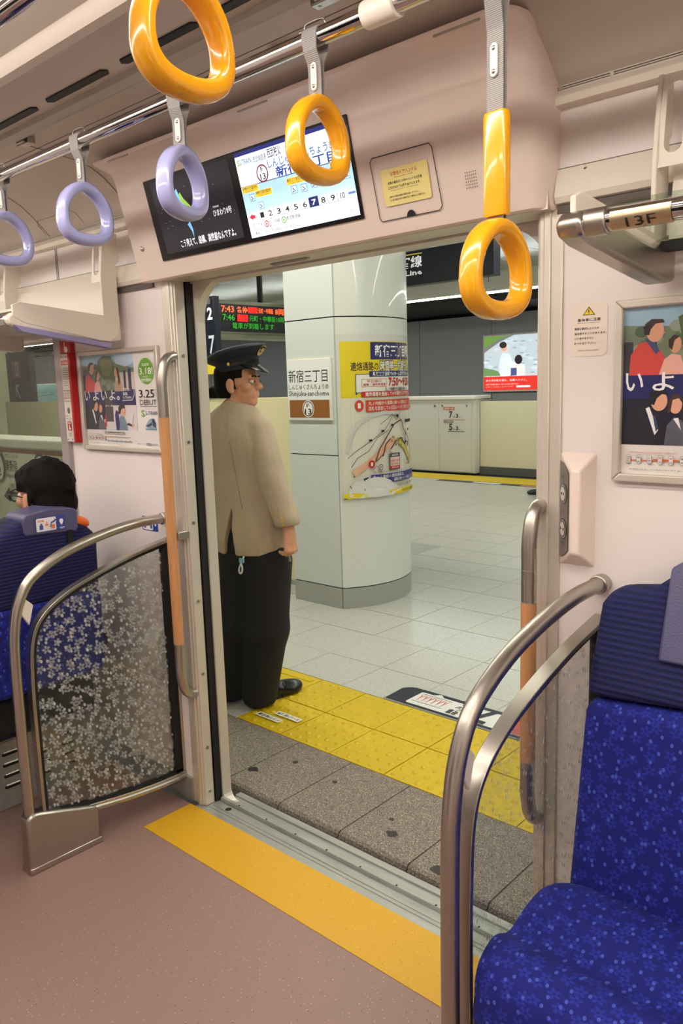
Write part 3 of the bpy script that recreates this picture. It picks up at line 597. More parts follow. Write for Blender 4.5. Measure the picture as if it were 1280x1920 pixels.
def strap(x, kind, label, y=PY, z=PZ, twist=0, long=False, group='hanging straps along the chrome rail', ztop=None):
    e = empty('hanging_strap', (x, y, z), label, 'strap', group)
    colr = M_YEL if kind == 'yellow' else M_LAV
    rc = z-.178 if not long else 1.6865; rt = rc+.078
    r = ring_mesh(MB(), 0, rc-z); 
    ob = link('ring', r.mesh('ring', colr, 180), e, (0, 0, 0))
    top = rt-.008-z; wid = .0155
    wb_ = MB(); R = PR+.0015; path = []
    for k in range(9):
        a = PI*k/8; path.append((R*math.cos(a), R*math.sin(a)))
    clip_z = top+.055 if not long else -.10
    path = [(.004, top+.0), (.004, clip_z), (.006, clip_z+.01), (R*.9, -.025)]+path+[(-R*.9, -.025), (-.006, clip_z+.01), (-.004, clip_z), (-.004, top)]
    ws = [1, 1, 1, 1]+[1.15]*9+[1, 1, 1, 1]
    G = [[(-wid*s, p[0], p[1]), (wid*s, p[0], p[1])] for p, s in zip(path, ws)]
    G2 = []
    for i, (p, s) in enumerate(zip(path, ws)):
        a = path[max(i-1, 0)]; b_ = path[min(i+1, len(path)-1)]; d = np.array([b_[0]-a[0], b_[1]-a[1]]); d /= np.linalg.norm(d)+1e-9
        n_ = np.array([-d[1], d[0]])*.001
        w_ = wid*s
        G2.append([(-w_, p[0]+n_[0], p[1]+n_[1]), (w_, p[0]+n_[0], p[1]+n_[1]), (w_, p[0]-n_[0], p[1]-n_[1]), (-w_, p[0]-n_[0], p[1]-n_[1])])
    wb_.grid(G2, False, True)
    link('webbing', wb_.mesh('webbing', M_WEB, None), e, (0, 0, 0))
    cz_ = top+.040 if not long else z-1.945
    cz_ = top+.040 if not long else (2.0-z)
    c = MB()
    for sy in (-1, 1):
        pts = []
        for q, (zz, a0) in enumerate(((.018, 0), (-.018, PI))):
            for k in range(7): a = a0+PI*k/6; pts.append((.007*math.cos(a), cz_+zz+.007*math.sin(a)))
        c.prism(pts, 'y', sy*.0055, sy*.009)
    o = link('clip', c.mesh('clip', M_WHITE), e, (0, 0, 0))
    md = o.modifiers.new('bevel', 'BEVEL'); md.width = .0012; md.segments = 2
    sc = MB()
    for zz in (.017, -.017):
        q = MB().dome((0, 0, 0), .0038, .002, 8, 2); sc.add([(v[0], -.009-v[2], cz_+zz+v[1]) for v in q.v], q.f)
    link('rivet', sc.mesh('rivet', M_CHROME, 60), e, (0, 0, 0))['kind'] = 'stuff'
    if not long:
        wr = MB().tube(smoothpath([(-.034, -.006, PR-.001), (-.026, 0, PR+.003), (-.022, 0, PR+.012), (0, 0, PR+.014), (.022, 0, PR+.012), (.026, 0, PR+.003), (.034, .006, PR-.001)], 3), .0016, 6)
        link('wire_stopper', wr.mesh('wire_stopper', M_STEEL, 180), e, (0, 0, 0))
    else:
        s_ = MB(); zt_, zb_ = 1.925-z, 1.768-z; G = []
        for zz, f in ((zb_, .92), (zb_+.004, 1), (zt_-.004, 1), (zt_, .9)):
            row = []
            for k in range(20):
                a = 2*PI*k/20; row.append((.0225*f*math.copysign(abs(math.cos(a))**.5, math.cos(a)), .0115*f*math.copysign(abs(math.sin(a))**.6, math.sin(a)), zz))
            G.append(row)
        s_.grid(G, False, True); s_.add(G[0], [tuple(range(20))]); s_.add(G[-1], [tuple(range(20))])
        link('sleeve', s_.mesh('sleeve', colr, 50), e, (0, 0, 0))
    e.rotation_euler.z = twist
    return e
strap(-2.372, 'lav', 'lavender ring strap cut by the left edge of the photo', twist=.05)
strap(-1.930, 'lav', 'lavender ring strap hanging left of the twin screen display', twist=.08)
strap(-1.512, 'lav', 'lavender ring strap hanging in front of the black left screen', twist=.30)
strap(-1.090, 'yellow', 'short yellow ring strap in front of the lit right screen', twist=.06)
strap(-.703, 'yellow', 'long strap with a yellow sleeve above its yellow ring', long=True, twist=-.09)
strap(-2.81, 'lav', 'lavender ring strap beyond the left edge, next along the rail', twist=.1)
nr = empty('aisle_rail', (-1.5, .70, 2.13), 'chrome rail over the aisle nearer the viewer, above the photo', 'handrail')
MB().tube([(X0+.1, .71, 2.149), (X1-.1, .71, 2.149)], PR, 16).build('pipe', M_CHROME, nr, smooth=180)
for xb in (-2.4, .3): MB().box(xb-.02, xb+.02, .695, .725, 2.15, 2.285).build('support_bracket', M_WHITE, nr, bevel=.002)
strap(-.905, 'yellow', 'large near yellow ring strap at the top of the photo', y=.71, z=2.149, twist=.05, group='straps on the aisle rail')
# ================================================================ GRAB POLES
def pole(x, zb, zt, wz0, wz1, label):
    e = empty('grab_pole', (x, 1.60, zb), label, 'grab pole')
    yb = 1.574; r = .0172
    top = smoothpath([(x, 1.632, zt-.002), (x, 1.606, zt-.008), (x, 1.585, zt-.035), (x, yb, zt-.085), (x, yb, zt-.13)], 6)+[np.array((x, yb, wz1))]
    bot = smoothpath([(x, 1.632, zb+.002), (x, 1.606, zb+.008), (x, 1.585, zb+.035), (x, yb, zb+.085), (x, yb, zb+.12)], 6)+[np.array((x, yb, wz0))]
    MB().tube(top, r, 16).build('upper_bend', M_STEEL, e, smooth=60); MB().tube(bot, r, 16).build('lower_bend', M_STEEL, e, smooth=60)
    MB().tube([(x, yb, wz0), (x, yb, wz1)], r+.0006, 20).build('wooden_grip', M_WOOD, e, smooth=60)
    MB().tube([(x, yb, wz1+.001), (x, yb, wz1+.002)], r+.0008, 16).tube([(x, yb, wz1+.075), (x, yb, wz1+.0765)], r+.0008, 16).build('collar', M_SILL, e, smooth=60)
    return e
pole(-2.228, .432, 1.622, .632, 1.418, 'tall upright grab pole with a long wooden grip left of the doorway')
pole(-.870, .455, 1.226, .622, 1.006, 'short grab pole with a wooden grip right of the doorway')
MB().box(-2.25, -2.205, 1.585, 1.632, 1.0, 1.028).build('pole_stay', M_STEEL, COL.objects['grab_pole'], bevel=.003)
# ================================================================ SEAT-END PARTITIONS
def ribbon(path, x0, x1, t, mb=None):
    mb = mb or MB(); P = [np.array(p[-2:], float) for p in path]; n = len(P); G = []
    for i in range(n):
        d = P[min(i+1, n-1)]-P[max(i-1, 0)]; d /= np.linalg.norm(d); q = np.array([-d[1], d[0]])*t/2
        a, b_ = P[i]+q, P[i]-q; G.append([(x0, *a), (x1, *a), (x1, *b_), (x0, *b_)])
    mb.grid(G, False, True); mb.add(G[0], [(0, 1, 2, 3)]); mb.add(G[-1], [(3, 2, 1, 0)]); return mb
def partition(x, label, gm):
    e = empty('seat_partition', (x, 1.14, 0), label, 'partition')
    rp = [(x, 1.037, .19), (x, 1.037, .45), (x, 1.040, .70), (x, 1.050, .81), (x, 1.072, .885), (x, 1.118, .948), (x, 1.225, 1.004), (x, 1.36, 1.040), (x, 1.50, 1.060), (x, 1.632, 1.062)]
    MB().tube(smoothpath(rp, 6), .0168, 18).build('curved_rail', M_STEEL, e, smooth=60)
    fp = [(x, 1.632, .985), (x, 1.483, .957), (x, 1.337, .918), (x, 1.219, .875), (x, 1.133, .818), (x, 1.094, .742), (x, 1.082, .60), (x, 1.080, .40), (x, 1.080, .165)]
    top = smoothpath(fp, 6); bp_ = smoothpath([(x, 1.080, .165), (x, 1.20, .142), (x, 1.36, .118), (x, 1.50, .104), (x, 1.632, .100)], 5)
    fr = ribbon(top, x-.016, x+.016, .011); ribbon(bp_, x-.016, x+.016, .012, fr); fr.box(x-.013, x+.013, 1.622, 1.633, .10, .985)
    fr.build('inner_frame', M_STEEL, e, bevel=.0015)
    bt_ = MB().tube([p+np.array([.012, .0, -.012]) for p in bp_], .012, 12); bt_.build('lower_tube', M_STEEL, e, smooth=60)
    ins = lambda path, s: [np.array([x, p[1]+(.006 if p[1] < 1.2 else 0)*1, p[2]+s]) for p in path]
    gk = MB()
    for path, off in ((top, -1), (bp_, 1)):
        P = []
        for i in range(len(path)):
            d = path[min(i+1, len(path)-1)]-path[max(i-1, 0)]; d = d[1:]/np.linalg.norm(d[1:]); q = np.array([-d[1], d[0]])*.0115
            P.append(path[i]+np.array([0, *q]))
        ribbon(P, x-.008, x+.008, .012, gk)
    gk.box(x-.008, x+.008, 1.592, 1.622, .11, .965); gk.build('gasket', M_BLACK, e)
    gl = [(p[1], p[2]) for p in top]+[(p[1], p[2]) for p in bp_]
    MB().prism(gl, 'x', x-.0025, x+.0025).build('glass_pane', gm, e, recalc=True)
    fb = MB().prism([(1.012, 0), (1.262, 0), (1.262, .12), (1.252, .136), (1.235, .142), (1.05, .198), (1.03, .198), (1.014, .185)], 'x', x-.028, x+.028)
    fb.build('foot_box', M_STEEL, e, bevel=.012, bseg=3, recalc=True)
    fb = MB().box(x-.030, x+.030, 1.010, 1.264, 0, .022).build('foot_skirt', M_STEEL, e, bevel=.004)
    MB().prism([(1.064, .850), (1.082, .892), (1.112, .862), (1.094, .80)], 'x', x-.006, x+.006).build('upper_bracket', M_CREAM, e, recalc=True, bevel=.003)
    MB().tube([(x, 1.605, 1.0615), (x, 1.633, 1.0615)], .0215, 18).build('wall_flange', M_STEEL, e, smooth=60, bevel=.002)
partition(-2.33, 'curved steel and flower-print glass partition left of the doorway', M_GLASSF)
partition(-.722, 'curved steel and faintly printed glass partition beside the blue bench', M_GLASSR)
# ================================================================ WALL FIXTURES
def on_wall(x0, z0, x1, z1, y=1.6335):
    return plane_fn((x0, y, z0), (x1-x0, 0, 0), (0, 0, z1-z0), (0, -1, 0))
def sticker(name, x0, z0, x1, z1, label, cat, body, r=.06, th=.0012, col=(236, 222, 206), rough=.4):
    f = on_wall(x0, z0, x1, z1, YW-th); p = Print(f, .0001); p.rough = rough; p.asp = (x1-x0)/(z1-z0); e = empty(name, ((x0+x1)/2, YW, z0), label, cat)
    MB().prism([(x0+(x1-x0)*a, z0+(z1-z0)*b_) for a, b_ in ((r, 0), (1-r, 0), (1, r*p.asp), (1, 1-r*p.asp), (1-r, 1), (r, 1), (0, 1-r*p.asp), (0, r*p.asp))], 'y', YW-th, YW-.0002).build('plate', flat(col), e, recalc=True)
    body(p); p.build('print', e); return e
def b1(p):
    K = (50, 46, 44); p.poly([(.5, .93), (.33, .77), (.67, .77)], K); p.poly([(.5, .905), (.365, .782), (.635, .782)], (240, 205, 30)); p.rect(.485, .815, .515, .87, K); p.rect(.485, .795, .515, .806, K)
    p.text('急停車に注意', .20, .655, .82, .715, K, .015); p.text('Watch for sudden stops', .2, .615, .8, .638, K)
    for i, t in enumerate(('電車は事故防止のため', '急停車することがあります。', 'つり革や手すりに', 'おつかまり下さい。')): p.text(t, .12, .50-i*.092, .12+.066*len(t), .545-i*.092, K, .01)
    p.text('Please hold the handrail.', .24, .10, .78, .125, K)
sticker('warning_notice', -.807, 1.553, -.724, 1.664, 'pale notice with a yellow warning triangle on the right wall', 'notice', b1, .1)
def b2(p):
    p.rrect(.03, .04, .97, .96, .06, (44, 70, 150)); p.rrect(.07, .10, .66, .90, .05, (240, 238, 235)); p.rect(.14, .66, .5, .80, (230, 120, 40)); p.rect(.14, .2, .26, .5, (60, 80, 150)); p.poly([(.32, .35), (.48, .35), (.40, .6)], (230, 120, 40)); p.rect(.5, .2, .62, .55, (60, 80, 150)); p.poly([(.74, .75), (.92, .75), (.86, .4), (.80, .4)], (235, 235, 240))
sticker('seat_notice', -2.494, 1.0, -2.388, 1.057, 'small blue and white pictogram sticker behind the left rail', 'notice', b2)
# door button box
bb = empty('door_button_box', (-.783, YW, 1.095), 'pink wedge-shaped box with two door buttons, right of the doorway', 'control box')
x0, x1, z0, z1, yr = -.826, -.742, 1.093, 1.346, 1.584
xa, xb = -.777, -.756; za, zb = 1.128, 1.312
V = [(x0, YW, z0), (x1, YW, z0), (x1, YW, z1), (x0, YW, z1), (xa, yr, za), (xb, yr, za), (xb, yr, zb), (xa, yr, zb)]
MB().add(V, [(0, 1, 5, 4), (1, 2, 6, 5), (2, 3, 7, 6), (3, 0, 4, 7), (4, 5, 6, 7)]).build('housing', M_HEAD, bb, bevel=.005, bseg=3, recalc=True)
o_ = np.array((-.8225, 1.6285, 1.111)); Uv = np.array((-.781, 1.5865, 1.140))-o_; Uv = np.array((.0415, -.042, 0)); Vv = np.array((0, 0, .218))
bf = plane_fn(o_+np.array((-.0010, -.0010, 0)), Uv, Vv, (-.71, -.70, 0)); p = Print(bf, .0006); p.asp = .059/.218
p.poly([(.04, .0), (.35, .02), (.93, .10), (.95, .13), (.95, .87), (.93, .90), (.35, .985), (.04, 1)], (120, 112, 104)); p.build('button_panel', bb)
def button(v, o):
    p = Print(bf, .0006); p.asp = .059/.218; p.layer = 2
    p.ell(.5, v, .40, .40*p.asp*1.0, (60, 56, 52)); p.ell(.5, v, .36, .36*p.asp, (150, 144, 136)); p.ell(.5, v, .29, .29*p.asp, (60, 56, 52)); p.ell(.5, v, .26, .26*p.asp, (214, 208, 198)); K = (40, 36, 34); a = .12
    if o: p.poly([(.45, v-.022), (.45, v+.022), (.30, v)], K); p.poly([(.55, v-.022), (.70, v), (.55, v+.022)], K, False)
    else: p.poly([(.30, v-.022), (.46, v), (.30, v+.022)], K); p.poly([(.70, v-.022), (.70, v+.022), (.54, v)], K, False)
    ob = p.build('button', bb); ob['label'] = 'round door '+('open' if o else 'close')+' button'
button(.67, True); button(.31, False)
p = Print(bf, .0006); p.layer = 2; p.text('開ける', .3, .82, .72, .86, (40, 36, 34)); p.text('Open', .4, .79, .64, .81, (40, 36, 34)); p.text('閉める', .3, .15, .72, .19, (40, 36, 34)); p.text('Close', .4, .12, .64, .14, (40, 36, 34))
p.text('ボタンを押して', .2, .52, .85, .545, (190, 90, 60)); p.text('ドアを開けて下さい', .2, .49, .85, .51, (40, 36, 34)); p.text('Press to open', .2, .46, .85, .48, (40, 36, 34)); p.build('button_lettering', bb)
# emergency call sign
e = empty('emergency_call_sign', (-2.908, YW, 1.317), 'tall white and red SOS sign strip between window and poster', 'sign')
MB().box(-2.946, -2.882, 1.612, 1.633, 1.317, 1.66).build('board', M_WHITE, e, bevel=.002); MB().box(-2.882, -2.866, 1.606, 1.633, 1.315, 1.662).build('red_edge', flat((196, 30, 30)), e, bevel=.002)
MB().box(-2.944, -2.868, 1.614, 1.633, 1.662, 1.735).build('red_board', flat((186, 36, 30)), e, bevel=.002)
p = Print(on_wall(-2.944, 1.662, -2.868, 1.735, 1.6135), .0001); p.text('SOS', .14, .66, .88, .95, (245, 240, 235), .02)
p.poly([(.40, .60), (.48, .60), (.50, .36), (.72, .30), (.74, .12), (.66, .04), (.44, .04), (.36, .20), (.42, .30)], (245, 235, 215)); p.build('red_board_print', e)
p = Print(on_wall(-2.946, 1.317, -2.882, 1.66, 1.6115), .0001); p.asp = .064/.343; K = (70, 66, 66); R_ = (200, 50, 40)
p.rect(.06, .875, .94, .925, R_); p.text('非常通報器', .14, .885, .86, .915, (250, 245, 240))
for i in range(9): w_ = .30+.09*math.sin(i/8*PI); p.rect(.5-w_, .84-i*.024-.006, .5+w_, .84-i*.024, (150, 146, 146), up=i == 0)
for i, (t, c) in enumerate((('非常の場合は', K), ('このボタンを', K), ('押して下さい', R_), ('通話できます', R_))): p.text(t, .12, .575-i*.028, .88, .595-i*.028, c)
p.rect(.1, .462, .9, .465, K); p.ell(.52, .36, .15, .035, K); p.ell(.52, .36, .11, .024, (120, 112, 100)); p.text('係員と', .12, .29, .5, .305, K); p.text('お話し下さい', .12, .262, .88, .278, K); p.text('SOS', .45, .245, .7, .255, K)
p.rect(.28, .13, .72, .235, R_); p.text('SOS', .33, .205, .67, .228, (250, 245, 240), .02); p.poly([(.46, .195), (.52, .195), (.54, .165), (.64, .16), (.62, .14), (.46, .14), (.42, .16)], (250, 240, 230)); p.text('緊急通報', .35, .09, .65, .105, K); p.text('Emergency', .3, .065, .7, .08, K)
for a, b_ in ((.2, .03), (.75, .03), (.2, .965), (.75, .965)): p.ell(a, b_, .05, .009, (60, 60, 60), 10)
p.build('board_print', e)
# posters
def poster(x0, x1, z0, z1, label):
    e = empty('framed_poster', ((x0+x1)/2, YW, z0), label, 'poster'); t = .017; m = MB()
    m.prism([(x0, z0), (x1, z0), (x1-t, z0+t), (x0+t, z0+t)], 'y', 1.618, YW); m.prism([(x0, z1), (x0+t, z1-t), (x1-t, z1-t), (x1, z1)], 'y', 1.618, YW)
    m.prism([(x0, z0), (x0+t, z0+t), (x0+t, z1-t), (x0, z1)], 'y', 1.618, YW); m.prism([(x1, z0), (x1, z1), (x1-t, z1-t), (x1-t, z0+t)], 'y', 1.618, YW)
    m.build('frame', M_JAMB, e, bevel=.003, recalc=True)
    p = Print(on_wall(x0+t, z0+t, x1-t, z1-t, 1.630), .00004); A = p.asp = (x1-x0-2*t)/(z1-z0-2*t); W_ = (240, 234, 228); K = (26, 24, 28); SK = (226, 168, 136)
    p.rect(0, 0, 1, 1, W_); p.rect(0, .18, .71, 1, (40, 44, 60))
    p.rect(0, .60, .71, 1, (118, 134, 108)); p.poly([(0, 1), (0, .9), (.2, .88), (.45, .92), (.71, .84), (.71, 1)], (150, 186, 206)); p.poly([(.45, 1), (.47, .9), (.60, .86), (.71, .90), (.71, 1)], (190, 214, 232))
    for k in range(26):
        u, v = random.uniform(.02, .46), random.uniform(.62, .9); p.ell(u, v, .03, .035, random.choice([(92, 112, 84), (136, 148, 120), (150, 160, 140), (80, 100, 76)]), 9, up=k % 9 == 0)
    p.poly([(.22, .93), (.30, .99), (.42, .98), (.46, .85), (.42, .73), (.30, .73), (.24, .80)], (84, 104, 70)); p.poly([(.26, .92), (.32, .96), (.41, .94), (.43, .84), (.38, .77), (.29, .78)], (120, 130, 84))
    p.rect(.46, .60, .71, .80, (214, 200, 190)); p.rect(.57, .62, .60, .82, (50, 54, 84)); p.rect(.63, .62, .67, .84, (52, 58, 92)); p.rect(0, .60, .04, .80, (60, 62, 70))
    p.poly([(0, .60), (.71, .62), (.71, .44), (0, .40)], (30, 34, 96)); p.rect(0, .18, .71, .46, (24, 26, 44)); p.rect(.29, .18, .40, .60, (78, 70, 70)); p.rect(.40, .18, .71, .45, (226, 216, 214)); p.rect(.28, .18, .4, .27, (226, 216, 214))
    # family above
    p.poly([(.025, .60), (.03, .72), (.065, .79), (.10, .80), (.15, .75), (.19, .66), (.20, .60)], (214, 74, 66)); p.poly([(.09, .81), (.12, .82), (.15, .74), (.135, .72)], (70, 80, 120))
    p.ell(.13, .855, .036, .062, SK); p.poly([(.085, .84), (.088, .90), (.115, .93), (.16, .925), (.168, .905), (.13, .90), (.112, .87), (.105, .835)], (52, 40, 40)); p.poly([(.155, .86), (.172, .845), (.158, .83)], SK)
    p.poly([(.15, .60), (.17, .69), (.20, .72), (.235, .71), (.26, .60)], (236, 176, 160)); p.ell(.213, .775, .024, .052, SK); p.poly([(.188, .76), (.185, .80), (.205, .83), (.232, .82), (.21, .80), (.2, .74)], (66, 48, 44))
    p.poly([(.44, .60), (.45, .70), (.49, .72), (.54, .70), (.56, .60)], (196, 160, 130)); p.ell(.475, .80, .024, .055, SK); p.poly([(.475, .87), (.51, .84), (.53, .70), (.50, .66), (.49, .78)], (92, 62, 48))
    # band of letters
    # suits below
    p.poly([(0, .18), (0, .30), (.04, .40), (.10, .42), (.16, .36), (.19, .18)], (34, 34, 42)); p.poly([(.10, .40), (.115, .41), (.155, .27), (.14, .24)], (240, 240, 240)); p.poly([(.13, .36), (.142, .355), (.155, .28), (.145, .26)], (60, 70, 110))
    p.ell(.155, .445, .034, .060, SK); p.poly([(.115, .43), (.115, .49), (.145, .525), (.18, .515), (.192, .48), (.165, .485), (.145, .46), (.135, .42)], K)
    p.poly([(.18, .18), (.19, .30), (.22, .35), (.25, .33), (.29, .18)], (92, 94, 106)); p.poly([(.215, .34), (.235, .345), (.248, .27)], (240, 238, 236)); p.ell(.222, .425, .027, .056, SK); p.poly([(.192, .37), (.193, .45), (.215, .49), (.245, .475), (.25, .43), (.235, .46), (.21, .45), (.203, .38)], (70, 46, 36))
    p.poly([(.265, .20), (.285, .35), (.305, .36), (.30, .22)], (180, 60, 60)); p.ell(.275, .28, .012, .02, SK)
    p.poly([(.43, .18), (.42, .34), (.44, .40), (.47, .38), (.49, .18)], (46, 40, 110)); p.poly([(.47, .18), (.49, .33), (.53, .36), (.58, .24), (.58, .18)], (120, 138, 160)); p.ell(.53, .39, .034, .062, SK); p.poly([(.47, .36), (.475, .43), (.52, .475), (.56, .45), (.565, .41), (.54, .42), (.51, .40), (.495, .35)], K)
    p.poly([(.57, .24), (.60, .26), (.66, .235), (.655, .215)], (40, 44, 60)); p.line([(.65, .25), (.675, .35)], .004, (120, 120, 124)); p.ell(.655, .235, .014, .02, SK)
    for t_, u0, u1 in (('い', .012, .088), ('よ', .125, .215), ('い', .25, .33), ('よ', .36, .445)): p.text(t_, u0, .505, u1, .615, (246, 244, 246), .012, up=t_ == 'い' and u0 < .1)
    p.text('。', .465, .505, .505, .55, (246, 244, 246), .02); p.text('座れる、', .55, .60, .65, .64, (240, 238, 240), .02); p.text('直通、', .55, .555, .62, .59, (240, 238, 240), .02); p.text('S-TRAIN', .55, .52, .66, .545, (240, 238, 240), .02); p.line([(.54, .50), (.67, .505), (.70, .56), (.70, .62)], .006, (240, 238, 240)); p.text('座れる、直通へ。', .30, .435, .43, .455, (240, 238, 240), .01)
    # right column
    G_ = (108, 172, 40); p.ell(.865, .80, .095, .135, G_); p.text('指定券', .82, .85, .91, .88, (250, 252, 240), .01); p.text('3.18!', .785, .765, .95, .835, (250, 252, 240), .015); p.text('SAT', .82, .735, .89, .75, (250, 252, 240)); p.text('発売開始!', .80, .69, .93, .725, (250, 252, 240), .01)
    D = (40, 42, 48); p.text('3.25', .762, .525, .95, .61, D, .01); p.text('S', .965, .59, .98, .61, D); p.text('A', .965, .56, .98, .58, D); p.text('T', .965, .53, .98, .55, D); p.text('DEBUT!', .768, .45, .985, .505, D, .0); p.rect(.768, .432, .985, .436, D)
    p.text('エストレイン', .83, .405, .95, .415, D); p.text('S', .775, .325, .815, .40, (120, 170, 60), .03); p.text('S-TRAIN', .83, .345, .985, .385, (60, 80, 110), .01)
    p.poly([(.815, .225), (.87, .30), (.92, .315), (.95, .26), (.945, .20), (.88, .20)], (150, 168, 180)); p.poly([(.90, .30), (.93, .305), (.948, .26), (.945, .215), (.91, .23)], (40, 70, 110)); p.poly([(.83, .235), (.90, .27), (.90, .24), (.85, .22)], (40, 60, 80)); p.line([(.815, .20), (.955, .195)], .006, (90, 160, 200))
    # route map
    p.rrect(.26, .135, .54, .165, .012, (120, 116, 112)); p.rrect(.262, .138, .538, .162, .011, W_); p.text('[平日ダイヤ]', .33, .142, .46, .158, K)
    O = (226, 104, 50); p.line([(.03, .085), (.24, .085)], .004, O); p.line([(.14, .092), (.28, .092)], .004, O); p.line([(.24, .088), (.29, .105), (.40, .105)], .004, (220, 160, 60)); p.line([(.24, .083), (.30, .06), (.62, .055)], .004, (70, 120, 180)); p.line([(.40, .105), (.62, .10)], .004, (160, 160, 160))
    for k, t_ in enumerate(('西武秩父', '飯能', '入間市', '所沢', '保谷', '練馬')):
        u = .033+k*.045; p.rrect(u-.010, .062, u+.010, .118, .009, (130, 120, 116)); p.rrect(u-.0088, .064, u+.0088, .116, .008, W_)
        for j, ch in enumerate(t_): p.text(ch, u-.006, .103-j*.05/len(t_)-.012+.004, u+.006, .103-j*.05/len(t_)+.004, K, up=j == 0)
    for k in range(6):
        u = .31+k*.06; p.rrect(u-.011, .045, u+.011, .07, .009, (130, 120, 116)); p.rrect(u-.0095, .047, u+.0095, .068, .008, W_); p.text('駅', u-.006, .05, u+.006, .066, K)
    p.text('西武鉄道線内は西武池袋線経由で運転します', .04, .13, .24, .138, O); p.text('停車駅は変更になる場合があります 詳しくは駅のポスターをご覧ください', .04, .025, .45, .033, (90, 86, 84)); p.text('ご利用ください', .45, .012, .60, .02, (60, 60, 60))
    p.text('東京メトロ', .71, .03, .80, .046, (50, 90, 140)); p.rect(.82, .028, .88, .05, (50, 80, 130)); p.text('東急電鉄', .825, .032, .875, .046, W_); p.text('西武鉄道', .895, .03, .96, .046, (50, 50, 60))
    p.build('printed_sheet', e)
    MB().box(x0+t, x1-t, 1.6195, 1.6205, z0+t, z1-t).build('cover_sheet', glass('clear_cover' if 'clear_cover' not in MATS else 'clear_cover', (255, 255, 255), .035, rough=.04) if 'clear_cover' not in MATS else MATS['clear_cover'], e)
poster(-2.834, -2.312, 1.290, 1.661, 'framed train advertisement poster left of the doorway')
poster(-.703, -.181, 1.290, 1.661, 'framed train advertisement poster cut by the right edge')
# ================================================================ LUGGAGE RACKS
def slat(m, p0, p1, p2, p3, t):
    pass
def rack_bracket(x, sx, label):
    """cast bracket: wall upright and arm rising to the aisle; sx = side on which the rack lies"""
    e = label
    arm = [(1.606, 1.686), (1.56, 1.680), (1.50, 1.686), (1.24, 1.718), (1.205, 1.728), (1.196, 1.748), (1.212, 1.766), (1.25, 1.768), (1.50, 1.742), (1.606, 1.775)]
    MB().prism(arm, 'x', x-(.022 if sx > 0 else .030), x+(.022 if sx > 0 else .003)).build('bracket', M_STEEL if sx > 0 else M_CREAM, e, bevel=.008, bseg=3, recalc=True)
    MB().tube([(x-.012, 1.228, 1.747), (x+sx*.055, 1.228, 1.747)], .0215, 20).build('socket', M_STEEL, e, smooth=60, bevel=.003)
    return e
def upright(x, sx, label, open_side=False):
    e = label
    pl = [(1.612, 1.955), (1.612, 2.048), (1.560, 2.052), (1.545, 1.96), (1.538, 1.905), (1.538, 1.77), (1.24, 1.80), (1.215, 1.79), (1.215, 1.755), (1.25, 1.735), (1.52, 1.684), (1.560, 1.682), (1.590, 1.70), (1.600, 1.74), (1.600, 1.945)]
    e = MB().prism(pl, 'x', x-.005, x+.005).build('upright', M_CREAM, e, bevel=.002, recalc=True)
    m = MB(); a, b_ = (x, x+sx*.062); s0, s1 = min(a, b_), max(a, b_); h = .016
    # front flange with a rounded slot
    cx = (s0+s1)/2; outer = [(s0, 1.885), (s1, 1.885), (s1, 2.048), (s0, 2.048)]
    slot_ = [(cx+.017*math.cos(t), (2.016 if math.sin(t) >= 0 else 1.925)+.017*math.sin(t)) for t in [2*PI*k/16+.001 for k in range(16)]]
    def pt(q, d): return (q[0], 1.541+(q[1]-1.885)*.09+d, q[1])
    ov = [(s0, 1.97), (s0, 1.885), (s1, 1.885), (s1, 1.97), (s1, 2.048), (s0, 2.048)]
    ring = []
    for q in slot_:
        dx, dz = q[0]-cx, q[1]-1.9665; k = min(abs((s1-s0)/2/dx) if abs(dx) > 1e-6 else 9e9, abs(.0815/dz) if abs(dz) > 1e-6 else 9e9); ring.append((cx+dx*k, 1.9665+dz*k))
    n = len(slot_); vs = [pt(q, 0) for q in slot_]+[pt(q, 0) for q in ring]+[pt(q, .004) for q in slot_]
    m.add(vs, [(i, (i+1) % n, n+(i+1) % n, n+i) for i in range(n)]+[(i, 2*n+i, 2*n+(i+1) % n, (i+1) % n) for i in range(n)])
    m.build('slotted_flange', M_CREAM, e)
    return e
